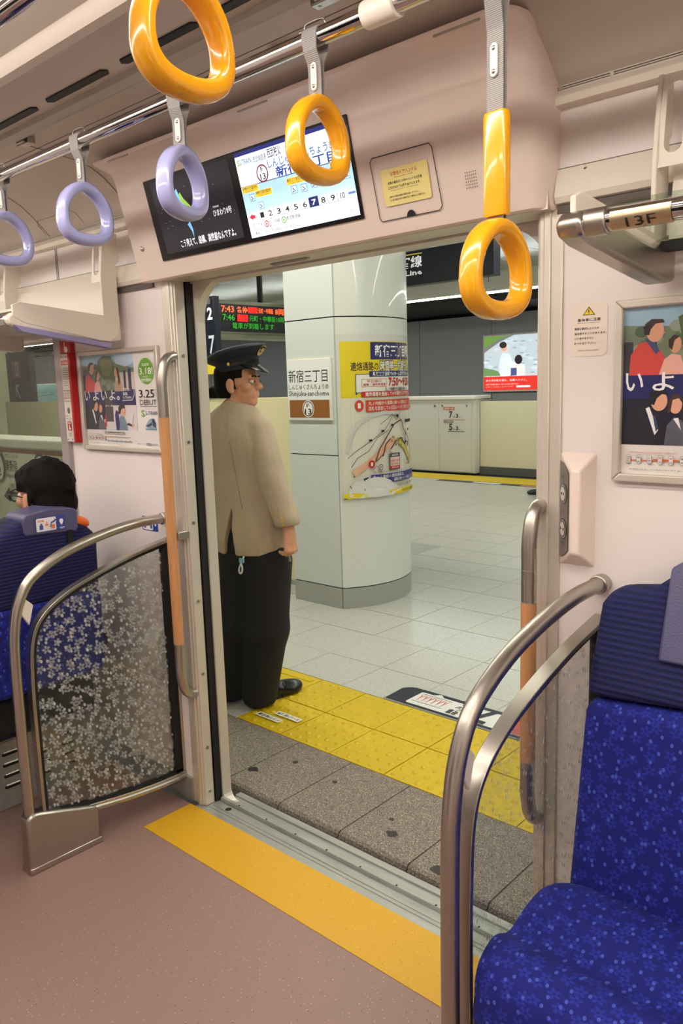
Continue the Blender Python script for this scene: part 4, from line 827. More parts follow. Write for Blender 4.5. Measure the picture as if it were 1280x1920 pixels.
for (xe, sx, X_end, nm) in ((-2.496, -1, -4.3, 'left'), (-.600, 1, .25, 'right')):
    far = X_end
    r = empty('luggage_rack', (xe+sx*.5, 1.45, 1.70), 'cream luggage rack over the '+('window, left of the doorway' if sx < 0 else 'blue bench, right edge'), 'luggage rack')
    rack_bracket(xe, sx, r)
    a, b_ = xe+sx*.02, far
    MB().prism([(1.606, 1.91), (1.600, 1.912), (1.580, 1.86), (1.572, 1.80), (1.570, 1.76), (1.588, 1.76), (1.592, 1.80), (1.606, 1.86)], 'x', min(a, b_), max(a, b_)).build('back_plate', M_CREAM, r, smooth=35, recalc=True)
    m = MB()
    for k in range(9):
        y = 1.575-k*.038; z = 1.757+(1.575-y)*.02
        m.box(min(a, b_), max(a, b_), y-.006, y+.006, z-.003, z+.003)
    if sx < 0: MB().prism([(1.572, 1.742), (1.25, 1.778), (1.25, 1.786), (1.572, 1.752)], 'x', min(a, b_), max(a, b_)).build('shelf', M_CREAM, r, recalc=True)
    else:
        MB().prism([(1.572, 1.742), (1.29, 1.778), (1.29, 1.786), (1.572, 1.752)], 'x', min(a, b_), max(a, b_)).build('shelf', M_WIN, r, recalc=True)
        MB().prism([(1.56, 1.735), (1.53, 1.735), (1.53, 1.752), (1.56, 1.752)], 'x', min(a, b_), max(a, b_)).build('shelf_bar', M_BLACK, r, recalc=True)
    MB().tube([(xe+sx*.01, 1.228, 1.747), (far, 1.228, 1.747)], .0165, 20).build('front_rail', M_CHROME, r, smooth=60)
    k = 0; x = xe
    while abs(x-far) > .4:
        upright(x, sx, r)
        if k: rack_bracket(x, sx, r)
        k += 1; x += sx*.72
    e = MB().prism([(1.215, 1.728), (1.24, 1.708), (1.50, 1.668), (1.555, 1.660), (1.56, 1.676), (1.50, 1.684)], 'x', xe-.028, xe+.008)
    if sx < 0: e.build('lavender_edge', mat('lavender_trim', (150, 142, 186), .4), r, recalc=True)
m = MB(); m.dome((0, 0, 0), .006, .003, 8, 2)
for rk, pts_ in (('luggage_rack', ((-2.54, 1.895), (-3.27, 1.895))), ('luggage_rack.001', ((-.50, 1.878),))):
    sc = MB()
    for x, z in pts_: sc.add([(x+v[0], 1.585-v[2], z-.01+v[1]) for v in m.v], m.f)
    sc.build('screw', M_CHROME, COL.objects[rk])
# seat-row plate on the right rail
pl = MB(); G = []
for k in range(9):
    a = math.radians(150+k*16); G.append([(xx, 1.228+.0178*math.cos(a), 1.747+.0178*math.sin(a)) for xx in (-.538, -.446)])
pl.grid(G); o = pl.build('seat_row_plate', mat('brass_plate', (196, 174, 140), .3, .9), None, smooth=60)
o['label'] = 'small brass plate reading 13F on the right front rail'; o['category'] = 'plate'
def curvefn(u, v, d): a = math.radians(214+ (v-.5)*60); r = .0179+d; return (-.538+.092*u, 1.228+r*math.cos(a), 1.747-.0*u+r*math.sin(a)*1)
def curvefn(u, v, d): a = math.radians(216-(v-.5)*70); r = .0181+d; return (-.538+.092*u, 1.228+r*math.cos(a), 1.747+r*math.sin(a))
p = Print(curvefn, .0004); p.sub = 3; p.text('13F', .27, .15, .76, .85, (34, 26, 20), .0); p.build('lettering', o)
# ================================================================ SEATS
def cushion(name, prof, x0, x1, m, parent, er=.05, n=6, crown=None):
    """prof: (y,z) loop; ends rounded"""
    c = np.mean(prof, 0); G = []; xs_ = [(x0+er*(1-math.cos(a)), math.sin(a)) for a in np.linspace(.12, PI/2, n)]
    st = [(x, s) for x, s in xs_]+[(x0+(x1-x0)*k/8, 1) for k in range(1, 8)]+[(x1-(x-x0), s) for x, s in xs_[::-1]]
    for x, s in st:
        f = 1-(1-s)*.16*er/.05
        G.append([(x, c[0]+(p[0]-c[0])*f, c[1]+(p[1]-c[1])*f+(crown(x, p) if crown else 0)) for p in prof])
    mb = MB().grid(G, False, True); k = len(prof); mb.add(G[0], [tuple(range(k))]); mb.add(G[-1], [tuple(range(k))])
    return mb.build(name, m, parent, smooth=180 if False else 50, recalc=True)
def smloop(pts, n=5):
    P = [np.array(p, float) for p in pts]; N = len(P); out = []
    for i in range(N):
        a, b_, c, d = P[(i-1) % N], P[i], P[(i+1) % N], P[(i+2) % N]
        for k in range(n): t = k/n; out.append(.5*((2*b_)+(-a+c)*t+(2*a-5*b_+4*c-d)*t*t+(-a+3*b_-3*c+d)*t**3))
    return out
def backshape(pts, t0, t1, lean, pos, axis, z0, mb=None):
    """pts: (w, z) outline; extruded t0..t1 through thickness; lean = shift per metre of height"""
    mb = MB(); n = len(pts); vs = []
    for t in (t0, t1):
        for w, z in pts:
            d = t+lean*(z-z0)
            vs.append((w, d, z) if axis == 'y' else (d, w, z))
    mb.add(vs, [tuple(range(n))[::-1], tuple(range(n, 2*n))]+[(i, (i+1) % n, (i+1) % n+n, i+n) for i in range(n)])
    return mb
bn = empty('bench_seat', (-.22, 1.35, 0), 'blue floral two-place bench along the wall at the right edge', 'seat')
prof = smloop([(1.05, .36), (1.035, .44), (1.05, .497), (1.11, .522), (1.175, .497), (1.24, .514), (1.31, .522), (1.37, .505), (1.43, .46), (1.43, .38), (1.25, .34)], 4)
cushion('cushion', prof, -.69, .235, M_SEAT, bn, .06)
def bw(x, c): return math.exp(-((x-c)/.10)**2)
lo = [(-.684, .43), (-.684, .855), (-.455, .875), (-.23, .865), (0, .875), (.24, .855), (.24, .43)]
backshape(lo, 1.40, 1.50, .17, 0, 'y', .48).build('backrest', M_SEAT, bn, bevel=.028, bseg=4, recalc=True)
up_ = [(-.684, .862), (-.680, 1.045), (-.660, 1.078), (-.62, 1.086), (-.575, 1.092), (-.535, 1.125), (-.50, 1.15), (-.46, 1.158), (-.42, 1.15), (-.385, 1.125), (-.34, 1.09), (-.23, 1.08), (-.12, 1.09), (-.07, 1.125), (-.03, 1.15), (.01, 1.158), (.05, 1.15), (.09, 1.125), (.14, 1.09), (.22, 1.078), (.24, 1.045), (.24, .862), (0, .88), (-.23, .868), (-.455, .88)]
backshape(up_, 1.464, 1.525, .33, 0, 'y', .862).build('head_section', M_SNAVY, bn, bevel=.022, bseg=4, recalc=True)
for cx in (-.46, .01):
    cvp = [(cx-.085, .962), (cx-.085, 1.135), (cx-.05, 1.160), (cx, 1.166), (cx+.05, 1.160), (cx+.085, 1.135), (cx+.085, .962)]
    backshape(cvp, 1.453, 1.532, .33, 0, 'y', .862).build('headrest_cover', M_COVER, bn, bevel=.006, bseg=2, recalc=True)
MB().box(-.66, .21, 1.10, 1.60, 0, .34).build('pedestal', M_DARK, bn, bevel=.01)
def row_seat(x, label):
    e = empty('reclining_seat', (x, 1.0, 0), label, 'seat', 'transverse seats left of the doorway')
    # back seen from behind, facing -X; x = rear face at z .5
    ya, yb = .545, 1.462; c1, c2 = 1.285, .80
    top = [(yb, .80), (yb, .98), (yb-.012, 1.02), (yb-.04, 1.05), (c1+.10, 1.085), (c1+.07, 1.108), (c1, 1.120), (c1-.07, 1.112), (c1-.12, 1.085), (c1-.18, 1.052), ((c1+c2)/2, 1.038), (c2+.18, 1.052), (c2+.10, 1.090), (c2, 1.120), (c2-.10, 1.09), (ya+.04, 1.05), (ya, 1.01), (ya, .80)]
    backshape(top, x-.11, x, .05, 0, 'x', .5).build('backrest', M_SNAVY, e, bevel=.025, bseg=4, recalc=True)
    lowb = [(yb, .53), (yb, .81), (ya, .81), (ya, .53), (ya+.03, .505), (yb-.03, .505)]
    backshape(lowb, x-.12, x+.012, .02, 0, 'x', .33).build('lower_back', M_SEATR, e, bevel=.02, bseg=3, recalc=True)
    m = MB()
    pc = smloop([(x-.58, .36), (x-.60, .43), (x-.56, .485), (x-.40, .492), (x-.14, .48), (x-.10, .44), (x-.10, .36), (x-.35, .34)], 4)
    G = [[(p[0], y, p[1]) for p in pc] for y in np.linspace(ya+.01, yb-.01, 9)]; m.grid(G, False, True); m.add(G[0], [tuple(range(len(pc)))]); m.add(G[-1], [tuple(range(len(pc)))])
    m.build('cushion', M_SEATR, e, smooth=50, bevel=0, recalc=True)
    for cy in (c1, c2):
        cvp = [(cy-.098, 1.058), (cy-.098, 1.104), (cy-.085, 1.118), (cy, 1.129), (cy+.085, 1.118), (cy+.098, 1.106), (cy+.098, 1.045), (cy+.09, 1.036), (cy-.09, 1.046)]
        o = backshape(cvp, x-.125, x+.006, .05, 0, 'x', .5).build('headrest_cover', M_COVER, e, bevel=.005, recalc=True)
        fn = plane_fn((x+.0365, cy-.058, 1.052), (0, .105, 0), (.002, 0, .05), (1, 0, 0)); p = Print(fn, .0006); p.asp = 2.1
        p.rrect(0, 0, 1, 1, .05, (60, 74, 150)); p.rrect(.02, .05, .70, .95, .05, (232, 232, 236)); O_ = (230, 120, 40); p.rect(.07, .70, .28, .82, O_); p.text('お願い', .09, .72, .26, .80, (250, 245, 240)); p.rect(.12, .18, .24, .48, (60, 74, 150)); p.ell(.18, .54, .03, .06, (60, 74, 150))
        p.poly([(.30, .42), (.42, .42), (.36, .72)], O_); p.rect(.355, .50, .365, .62, (240, 240, 240)); p.poly([(.46, .28), (.50, .62), (.60, .72), (.66, .66), (.52, .52), (.50, .28)], (60, 74, 150)); p.rect(.52, .18, .62, .46, O_); p.ell(.64, .74, .03, .07, (60, 74, 150)); p.rect(.66, .25, .68, .62, (60, 74, 150))
        p.ell(.84, .62, .07, .15, (236, 236, 240)); p.rect(.80, .40, .88, .62, (236, 236, 240)); p.rect(.835, .28, .845, .42, (236, 236, 240)); p.rect(.76, .16, .94, .20, (220, 220, 230)); p.rect(.78, .10, .92, .13, (220, 220, 230)); p.build('headrest_sign', o)
        MB().box(x+.03, x+.034, cy+.055, cy+.075, .975, 1.045).build('strap_tab', M_BLACK, o)
    for y_ in (yb-.062, ya+.062):
        q = MB(); G = []
        for k in range(9):
            a = k/8*PI; r_ = .019*math.sin(a)**.6+.001; yy = y_-.036*math.cos(a)
            G.append([(x+.005+r_*1.3*math.cos(t), yy, 1.066+(y_-yy)*.35*(1 if y_ > 1 else -1)+r_*math.sin(t)) for t in [2*PI*j/14 for j in range(14)]])
        q.grid(G, False, True); q.build('orange_grip', mat('grip_orange', (232, 110, 40), .35), e, smooth=180)
    MB().box(x-.46, x-.30, .80, 1.15, 0, .36).build('pedestal', M_DARK, e, bevel=.01); MB().box(x-.50, x-.04, ya+.03, yb-.03, .36, .49).build('seat_frame', M_DARK, e, bevel=.01)
    MB().box(x-.60, x-.02, yb-.005, yb+.035, .58, .63).build('armrest', M_SNAVY, e, bevel=.012)
    return e
row_seat(-2.535, 'navy reclining pair of seats with a headrest sign, just behind the left partition')
row_seat(-3.50, 'next pair of seats further along the car, facing away')
# vented heater panel under the seat
hp_ = COL.objects['reclining_seat']
MB().box(-2.775, -2.765, .40, 1.632, .002, .262).box(-2.80, -2.765, .40, 1.632, .255, .265).build('heater_panel', M_SILL, hp_, bevel=.002)
lv = MB()
for j in range(4):
    for y in np.arange(.58, 1.5, .115):
        z = .085+j*.042
        for s in (0,): lv.prism([(y, z-.006), (y+.055, z-.006), (y+.061, z), (y+.055, z+.006), (y, z+.006), (y-.006, z)], 'x', -2.766, -2.7635)
lv.build('louvre_slot', M_BLACK, hp_, recalc=True)
lv = MB()
for j in range(4):
    for y in np.arange(.58, 1.5, .115): lv.tube([(-2.762, y, .093+j*.042), (-2.762, y+.055, .093+j*.042)], .004, 6)
o = lv.build('louvre_lip', M_STEEL, hp_); o['kind'] = 'stuff'
# lower wall cover and small box seen through the left glass
lw = empty('lower_wall_cover', (-2.62, YW, .09), 'pale cover plate low on the wall behind the left partition glass', 'panel')
MB().box(-2.90, -2.40, 1.624, 1.633, .09, .43).build('plate', M_CREAM, lw, bevel=.002)
q = MB()
for x in (-2.86, -2.44): q.tube([(x, 1.6245, .40), (x, 1.6215, .40)], .006, 8)
q.build('screw', M_CHROME, lw)
sb = empty('small_wall_box', (-2.43, YW, .45), 'small white wedge box on the wall behind the left glass', 'box')
MB().prism([(1.633, .47), (1.60, .48), (1.59, .50), (1.59, .60), (1.615, .635), (1.633, .64)], 'x', -2.47, -2.39).build('case', M_WHITE, sb, bevel=.003, recalc=True)
MB().box(-2.455, -2.405, 1.588, 1.5895, .52, .58).build('case_door', M_CREAM, sb)
# ================================================================ STATION: SETTING
pf = struct(MB().box(-34, 9, 1.86, 11.6, -.30, ZP-.012).build('floor_platform', M_GROUT)); pf['label'] = 'station platform floor'
random.seed(3)
def jit(b_): return tuple(b_)
# granite kerb stones with a rounded nose
kx = -2.05+.3*0
def kerb_mesh():
    p = [(1.852, ZP-.24), (1.846, ZP-.02), (1.850, ZP-.008), (1.860, ZP), (2.262, ZP), (2.262, ZP-.24)]
    m = MB().prism(p, 'x', .0015, .2985); return m.mesh('kerb_stone', M_GRAN)
km = kerb_mesh()
for k in range(-6, 7):
    o = link('kerb_stone', km, pf, (0, 0, 0)); o.matrix_basis = Matrix.Translation((-2.055+k*.302, 0, 0))
km2 = MB()
for a, b_ in ((-34, -2.055-6*.302), (-2.055+7*.302, 9)): km2.box(a, b_, 1.85, 2.262, ZP-.24, ZP)
km2.build('kerb_run', M_GRAN, pf)
# stains on the kerb
for x, y, r in ((-1.60, 1.96, .022), (-1.66, 2.03, .010), (-1.355, 1.89, .026), (-2.33, 1.97, .022), (-2.24, 2.12, .013), (-1.03, 2.03, .02), (-2.0, 2.1, .012)):
    m = MB(); m.add([(x+r*random.uniform(.6, 1.1)*math.cos(t)*1.2, y+r*random.uniform(.6, 1.1)*math.sin(t), ZP+.0008) for t in [2*PI*k/11 for k in range(11)]], [tuple(range(11))]); m.build('gum_stain', flat((40, 38, 36)), pf)
# tactile tiles
def tact(bar=False, s=.2975):
    m = MB().box(.002, s-.002, .002, s-.002, -.012, .0)
    if bar:
        for i in range(3): y = .055+i*.094; m.prism([(y-.016, 0), (y-.012, .005), (y+.012, .005), (y+.016, 0)], 'x', .03, s-.03)
    else:
        for i in range(5):
            for j in range(5): m.dome((.031+i*.0588, .031+j*.0588, 0), .0145, .0065, 10, 2)
    return m.mesh('tactile_tile', M_TACT, 40)
td, tb = tact(), tact(True); TX = -2.785; TP = .2982
for k in range(-1, 7):
    for j, y in enumerate((2.266, 2.566)):
        if k < 0 and j == 0: continue
        o = link('tactile_tile', tb if (k == -1 and j == 1) else td, pf, (0, 0, 0)); o.matrix_basis = Matrix.Translation((TX+k*TP, y, ZP+random.uniform(-.0006, .0006)))
o = link('tactile_tile', td, pf, (0, 0, 0)); o.matrix_basis = Matrix.Translation((TX-2*TP, 2.566, ZP))
# stickers on the tactile row
def floor_fn(P0, P1, P2, h): return plane_fn(P0+(h,), np.array(P1+(h,))-np.array(P0+(h,)), np.array(P2+(h,))-np.array(P0+(h,)), (0, 0, 1))
for (a, b_, t_) in ((-2.665, 2.395, 'ホーム確認 注意'), (-2.735, 2.335, 'ドア確認位置')):
    e = MB().box(a, a+.16, b_-.0, b_+.036, ZP+.0052, ZP+.0062).build('tile_sticker', flat((226, 222, 206)), None); tag(e, 'small white '+('upper' if b_ > 2.36 else 'lower')+' sticker on the tactile tile by the shoe', 'sticker')
    p = Print(floor_fn((a, b_), (a+.16, b_), (a, b_+.036), ZP+.0063), .0002); p.text(t_, .06, .2, .94, .8, (30, 30, 30), .02, flip=True); p.build('print', e)
# grey platform tiles: single pieces near, joined beyond
t4 = MB().box(.0015, .3945, .0015, .3985, -.012, 0).mesh('floor_tile', M_TILE); t4d = MB().box(.0015, .3945, .0015, .3985, -.012, 0).mesh('floor_tile', M_TILED)
t4s = MB().box(.0015, .3945, .0015, .332, -.012, 0).mesh('floor_tile', M_TILE)
AX = -3.053; PX_ = .396; YR = [2.866, 3.200]+[3.602+.404*k for k in range(8)]
small = MB()
for i in range(-8, 6):
    for j in range(9):
        y = YR[j]; o = link('floor_tile', t4s if j == 0 else t4, pf, (0, 0, 0))
        o.matrix_basis = Matrix.Translation((AX+i*PX_, y, ZP+random.uniform(-.0006, .0006)))
        if j == 7 and i in (-4, ): o.data = t4d
far = MB()
for i in range(-70, 22):
    for j in range(26):
        if -8 <= i < 6 and j < 9: continue
        y = YR[0] if j == 0 else 3.200+(j-1)*.4035
        if y > 10.3: continue
        x = AX+i*PX_; z = ZP+random.uniform(-.0004, .0004); far.box(x+.0015, x+PX_-.0015, y+.0015, y+(.33 if j == 0 else .402), z-.012, z)
far.build('far_tiles', M_TILE, pf)
o = MB().box(-3.6, TX-.002, 1.87+.395, 2.562, ZP-.012, ZP).build('gate_side_tile', M_TILE, pf)
# far-side tactile band
fb = MB(); 
for k in range(-90, 30): fb.box(TX+k*.3+.001, TX+k*.3+.299, 10.33, 10.63, ZP-.01, ZP+.003).box(TX+k*.3+.001, TX+k*.3+.299, 10.63, 10.93, ZP-.01, ZP+.003)
fb.build('far_tactile_band', M_TACT, pf)['kind'] = 'stuff'
dm = MB()
for k in range(170):
    for y in (10.37, 10.43, 10.49, 10.55): dm.dome((-10.2+k*.03, y, ZP+.003), .011, .006, 6, 1)
dm.build('far_tactile_domes', M_TACT, pf)['kind'] = 'stuff'
e = MB().box(-7.25, -5.1, 10.16, 10.30, ZP, ZP+.003).build('far_boarding_mark', M_NAVY); tag(e, 'dark and white boarding strip on the floor before the far gate', 'floor sign')
p = Print(floor_fn((-7.25, 10.16), (-5.1, 10.16), (-7.25, 10.30), ZP+.0032), .0002); p.rect(.30, .12, .52, .88, (220, 222, 218)); p.rect(.68, .12, .80, .88, (200, 110, 90)); p.rect(.82, .12, 1, .88, (220, 222, 218)); p.build('print', e)
# track trench and outer surfaces
struct(MB().box(-34, 9, 11.6, 14.2, -1.2, -1.1).box(-34, 9, 11.58, 11.62, -1.2, -.05).build('floor_track', M_DARK))
struct(MB().box(-34, 9, 1.76, 1.86, -1.2, -1.1).box(-34, 9, 1.865, 1.87, -1.2, -.28).build('floor_gap', M_DARK))
fwl = MB()
x = -33.9
while x < 9: fwl.box(x+.006, x+1.794, 14.16, 14.2, -.3, 2.80); x += 1.8
fo = struct(fwl.build('wall_far', M_SWALL)); fo['label'] = 'grey panelled wall across the far track'
struct(MB().box(-34, 9, 14.2, 14.25, -1.2, 3.4).build('trim_10', M_DARK))
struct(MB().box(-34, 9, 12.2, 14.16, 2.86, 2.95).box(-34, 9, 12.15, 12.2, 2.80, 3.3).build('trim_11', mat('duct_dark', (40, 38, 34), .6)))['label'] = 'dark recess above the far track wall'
sc_ = MB()
x = -33.8
while x < 9: sc_.box(x+.004, x+1.196, 4.6, 12.15, 3.08, 3.10).box(x+.004, x+1.196, 1.7, 4.594, 3.03, 3.10); x += 1.2
so_ = struct(sc_.build('ceiling_station', M_SCEIL)); so_['label'] = 'pale green-grey metal station ceiling'
struct(MB().box(-34, 9, 1.0, 14.3, 3.25, 3.3).build('trim_12', M_DARK)); struct(MB().box(-34.05, -34, 1.76, 14.2, -1.2, 3.4).build('wall_end_left', M_SWALL)); struct(MB().box(9, 9.05, 1.76, 14.2, -1.2, 3.4).build('wall_end_right', M_SWALL))
# station lights
M_TUBE = mat('tube_light', (255, 253, 238), .5, emit=STATION_LAMP); M_TUBE2 = mat('tube_light_far', (250, 255, 246), .5, emit=STATION_LAMP*.9)
def tube_row(y, z, xs, wdt, label, m):
    for k, (a, b_) in enumerate(xs):
        e = empty('strip_light', ((a+b_)/2, y, z), label+(', section centred %.0f metres along' % abs((a+b_)/2) if False else ''), 'lamp')
        MB().box(a, b_, y-wdt-.03, y+wdt+.03, z+.004, z+.05).build('housing', M_GATE, e); MB().box(a+.01, b_-.01, y-wdt, y+wdt, z-.012, z+.004).build('diffuser', m, e)
tube_row(3.1, 2.975, [(-7.4, 4.6)], .07, 'continuous strip light above the near platform edge, out of view', M_TUBE)
tube_row(6.9, 3.02, [(-12.8, 4.6)], .07, 'continuous strip light along the middle of the platform', M_TUBE)
tube_row(10.6, 2.80, [(-33.5, 2.0)], .05, 'long glowing strip light above the far platform gates', M_TUBE2)
struct(MB().box(-34, 9, 10.5, 10.7, 2.85, 3.08).build('trim_13', M_GATE))['label'] = 'lighting trough along the far platform edge'
# ================================================================ PILLAR
pe = empty('pillar', (-3.83, 4.31, ZP), 'wide white station pillar with rounded ends and grey skirting', 'pillar')
PR_, PCX = .555, -3.440-.555; A0 = math.radians(44.6)
def arcp(th, r=PR_): return (PCX+r*math.cos(th), 4.31+r*math.sin(th))
def arcpanel(z0, z1, a0, a1, m, name, mirror=False, lab=None, rr=0):
    mb = MB(); n = 20; xc = -3.83; th = [a0+(a1-a0)*k/n for k in range(n+1)]
    po = [arcp(t, PR_+rr) for t in th]; pi = [arcp(t, PR_-.02) for t in th]
    if mirror: po = [(2*xc-x, y) for x, y in po]; pi = [(2*xc-x, y) for x, y in pi]
    mb.grid([[(a[0], a[1], z0), (a[0], a[1], z1), (b_[0], b_[1], z1), (b_[0], b_[1], z0)] for a, b_ in zip(po, pi)], False, True)
    k4 = 4*n; mb.add([], []); N = len(mb.v); mb.f += [(0, 1, 2, 3), (N-4, N-3, N-2, N-1)]; mb.m += [0, 0]
    return mb.build(name, m, pe, smooth=30, recalc=True)
core = [arcp(-A0+2*A0*k/20, PR_-.012) for k in range(21)]; core = core+[(2*-3.83-x, y) for x, y in core[::-1]]
MB().prism(core, 'z', ZP, 3.08).build('core', M_BLACK, pe, recalc=True)
g_ = .004
for z0, z1, m, mf in ((ZP, .112, M_BASE, M_BASE), (.120, 1.031, M_PIL, M_PILF), (1.038, 1.944, M_PIL, M_PILF), (1.952, 2.6, M_PIL, M_PILF), (2.608, 3.08, M_PIL, M_PILF)):
    nm = 'skirting' if z1 < .2 else 'panel'
    if z0 == .120 or z0 == 1.038:
        if z0 == .120: arcpanel(.120, 1.944, -A0+.010, A0-.01, m, nm); arcpanel(.120, 1.944, -A0+.010, A0-.01, m, nm, True)
    else:
        arcpanel(z0, z1, -A0+.010, A0-.01, m, nm); arcpanel(z0, z1, -A0+.010, A0-.01, m, nm, True)
    for y0, y1 in ((3.918, 3.94), (4.68, 4.702)): MB().box(-4.060, -3.604, y0, y1, z0, z1).build(nm, mf, pe, bevel=.001)
# station name plate on the flat face
sg = MB().box(-4.045, -3.628, 3.904, 3.917, 1.272, 1.686).build('station_name_sign', M_WHITE, None, bevel=.002); tag(sg, 'white Shinjuku-sanchome name plate with brown band on the pillar', 'sign')
p = Print(plane_fn((-4.045, 3.9035, 1.272), (.417, 0, 0), (0, 0, .414), (0, -1, 0)), .0004); p.asp = 1; K = (30, 26, 26); BR = (146, 90, 40)
p.rect(.02, .02, .98, .98, (228, 230, 230)); p.text('新宿三丁目', .04, .62, .93, .83, K, .002); p.text('しんじゅくさんちょうめ', .04, .505, .95, .59, K); p.text('Shinjuku-sanchome', .04, .375, .955, .485, K, .004)
p.rect(.045, .045, .955, .335, BR); p.ell(.48, .19, .135, .14, (232, 230, 226)); p.ell(.48, .19, .120, .125, (50, 36, 30)); p.ell(.48, .19, .105, .11, (232, 230, 226)); p.text('F', .445, .215, .505, .27, K, .012); p.text('13', .405, .095, .555, .19, K, .012); p.build('print', sg)
# curved notice poster
def pfn(u, v, d): th = -A0+(.030+u*.70)/PR_; x, y = arcp(th, PR_+.0012+d); return (x, y, .742+v*1.045)
ps = MB(); G = [[pfn(u, v, 0) for u in np.linspace(-.035, 1.02, 25)] for v in (-.005, 1.045)]
ps.grid(G); po = ps.build('pillar_poster', mat('poster_film', (206, 208, 200), .25), None, smooth=60); tag(po, 'yellow and white notice poster wrapped on the pillar, torn at the bottom', 'poster')
p = Print(pfn, .00035); p.asp = .67; Y = (222, 200, 24); NV = (36, 34, 96); RD = (190, 44, 34); K = (24, 24, 30); W_ = (224, 222, 214); CR = (214, 210, 196)
p.rect(0, 0, 1, 1, CR, 16); p.rect(0, .645, 1, 1, Y, 16); p.rect(.31, .885, .97, .995, NV, 10); p.text('新宿三丁目駅', .36, .90, .965, .98, (236, 236, 232), .02)
p.text('連絡通路の', .10, .815, .40, .87, K, .012)
p.text('時間帯一方通行化', .415, .80, .93, .885, K, .07, up=True); p.text('時間帯一方通行化', .42, .808, .925, .878, W_, .02); p.text('について', .94, .815, 1.0, .86, K, .01)
p.rect(.145, .675, 1, .795, (50, 50, 110), 12); p.rect(.152, .679, 1, .791, W_, 12); p.rect(.145, .665, .16, .68, (50, 50, 110)); p.rect(.29, .775, .97, .812, (44, 42, 104), 9); p.text('新宿三丁目駅でのホーム混雑緩和のため', .33, .779, .96, .808, W_, .02)
p.rect(.205, .712, .495, .762, (200, 120, 100), 4); p.rect(.21, .715, .49, .759, W_, 4); p.text('平日朝の', .26, .738, .43, .757, RD, .01); p.text('通勤・通学時間帯', .22, .718, .48, .735, RD, .01)
p.text('7:50〜9:20', .52, .712, .93, .77, RD, .03); p.text('に限り', .94, .722, 1.0, .745, K, .01); p.text('丸ノ内線から副都心線への', .47, .683, .88, .708, K, .01); p.rect(.20, .648, 1, .683, RD, 10); p.text('連絡通路を経由してのお乗換えはできません。', .24, .652, .98, .680, W_, .02)
p.rect(.24, .553, 1, .628, (200, 66, 44), 10); p.ell(.175, .595, .045, .036, (200, 56, 36)); p.text('1', .16, .578, .19, .612, W_, .03); p.text('丸ノ内線から副都心線への乗換えは', .27, .594, .86, .620, W_, .01); p.text('改札を経由しての迂回ルートをご利用ください', .27, .560, .98, .588, W_, .01)
# map on the poster
p.line([(.05, .30), (.08, .40), (.16, .48), (.30, .53), (.45, .545), (.60, .54), (.75, .50)], .035, (196, 196, 192), .024)
p.line([(.10, .155), (.30, .235), (.52, .335), (.60, .37)], .07, (216, 168, 140), .042); p.line([(.10, .137), (.36, .24), (.60, .35), (.66, .365)], .007, K, .005); p.line([(.66, .36), (.78, .31), (.98, .19)], .07, (196, 178, 96), .045)
for q in ([(.05, .26), (.12, .30), (.30, .37), (.45, .43), (.56, .52)], [(.08, .20), (.14, .26), (.26, .30), (.36, .385), (.50, .43)], [(.40, .47), (.56, .53), (.62, .49), (.70, .545)], [(.30, .18), (.34, .20)], [(.50, .29), (.56, .27), (.58, .24)]): p.line(q, .005, (50, 46, 46), .0035)
p.line([(.33, .225), (.38, .31), (.44, .36), (.58, .465), (.70, .49), (.76, .42), (.84, .38), (.90, .33), (.96, .22)], .014, (110, 50, 44), .009); p.line([(.42, .26), (.46, .34), (.52, .37)], .014, (110, 50, 44), .009); p.line([(.52, .30), (.62, .36), (.70, .37), (.78, .32), (.79, .40)], .012, (60, 40, 44), .008)
for u, v in ((.28, .37), (.42, .425), (.55, .46), (.63, .52), (.80, .34), (.86, .42)): p.rect(u-.018, v-.007, u+.018, v+.007, K, up=u == .28)
for k in range(14): u = .54+k*.014; v = .335+.03*math.sin(k*1.1)+(.02 if k < 7 else 0); p.ell(u, v, .010, .008, (140, 128, 40), 7, up=k == 0)
p.rect(.78, .47, .97, .49, K, 3); p.rect(.50, .165, .66, .275, (70, 60, 80), 3); p.rect(.51, .170, .65, .248, (222, 190, 180), 3); p.rect(.51, .170, .65, .190, RD, 3); p.text('連絡通路', .53, .254, .63, .27, W_); p.text('時間帯一方通行', .52, .215, .64, .232, RD); p.text('通行できません', .52, .196, .64, .21, K); p.text('通行止め', .53, .173, .63, .187, W_)
p.ell(.285, .215, .035, .026, (180, 40, 30)); p.text('1', .275, .203, .295, .227, W_, .03); p.ell(.385, .19, .026, .020, K); p.ell(.385, .19, .020, .015, CR); p.text('改', .372, .181, .398, .199, K, .02); p.text('丸ノ内線ホーム', .31, .155, .46, .170, K); p.ell(.82, .22, .02, .016, (140, 130, 90)); p.text('副都心線', .77, .185, .87, .198, K)
p.ell(.82, .325, .02, .018, (40, 40, 60)); p.text('2', .812, .315, .828, .335, W_)
p.rect(.27, .085, 1, .145, (54, 54, 124), 9); p.text('ホーム直結の連絡通路は、', .29, .117, .72, .14, W_, .01); p.text('副都心線への一方通行となります', .55, .09, .99, .112, W_, .01); p.text('ご不便をおかけしますがご理解とご協力をお願いいたします', .60, .052, .99, .07, K); p.rect(.0, -.0, 1, .035, Y, 14); p.text('お問い合わせは駅係員まで', .68, .006, .99, .028, K)
p.poly([(.19, .125), (.25, .135), (.22, .115), (.27, .10), (.2, .108)], K)
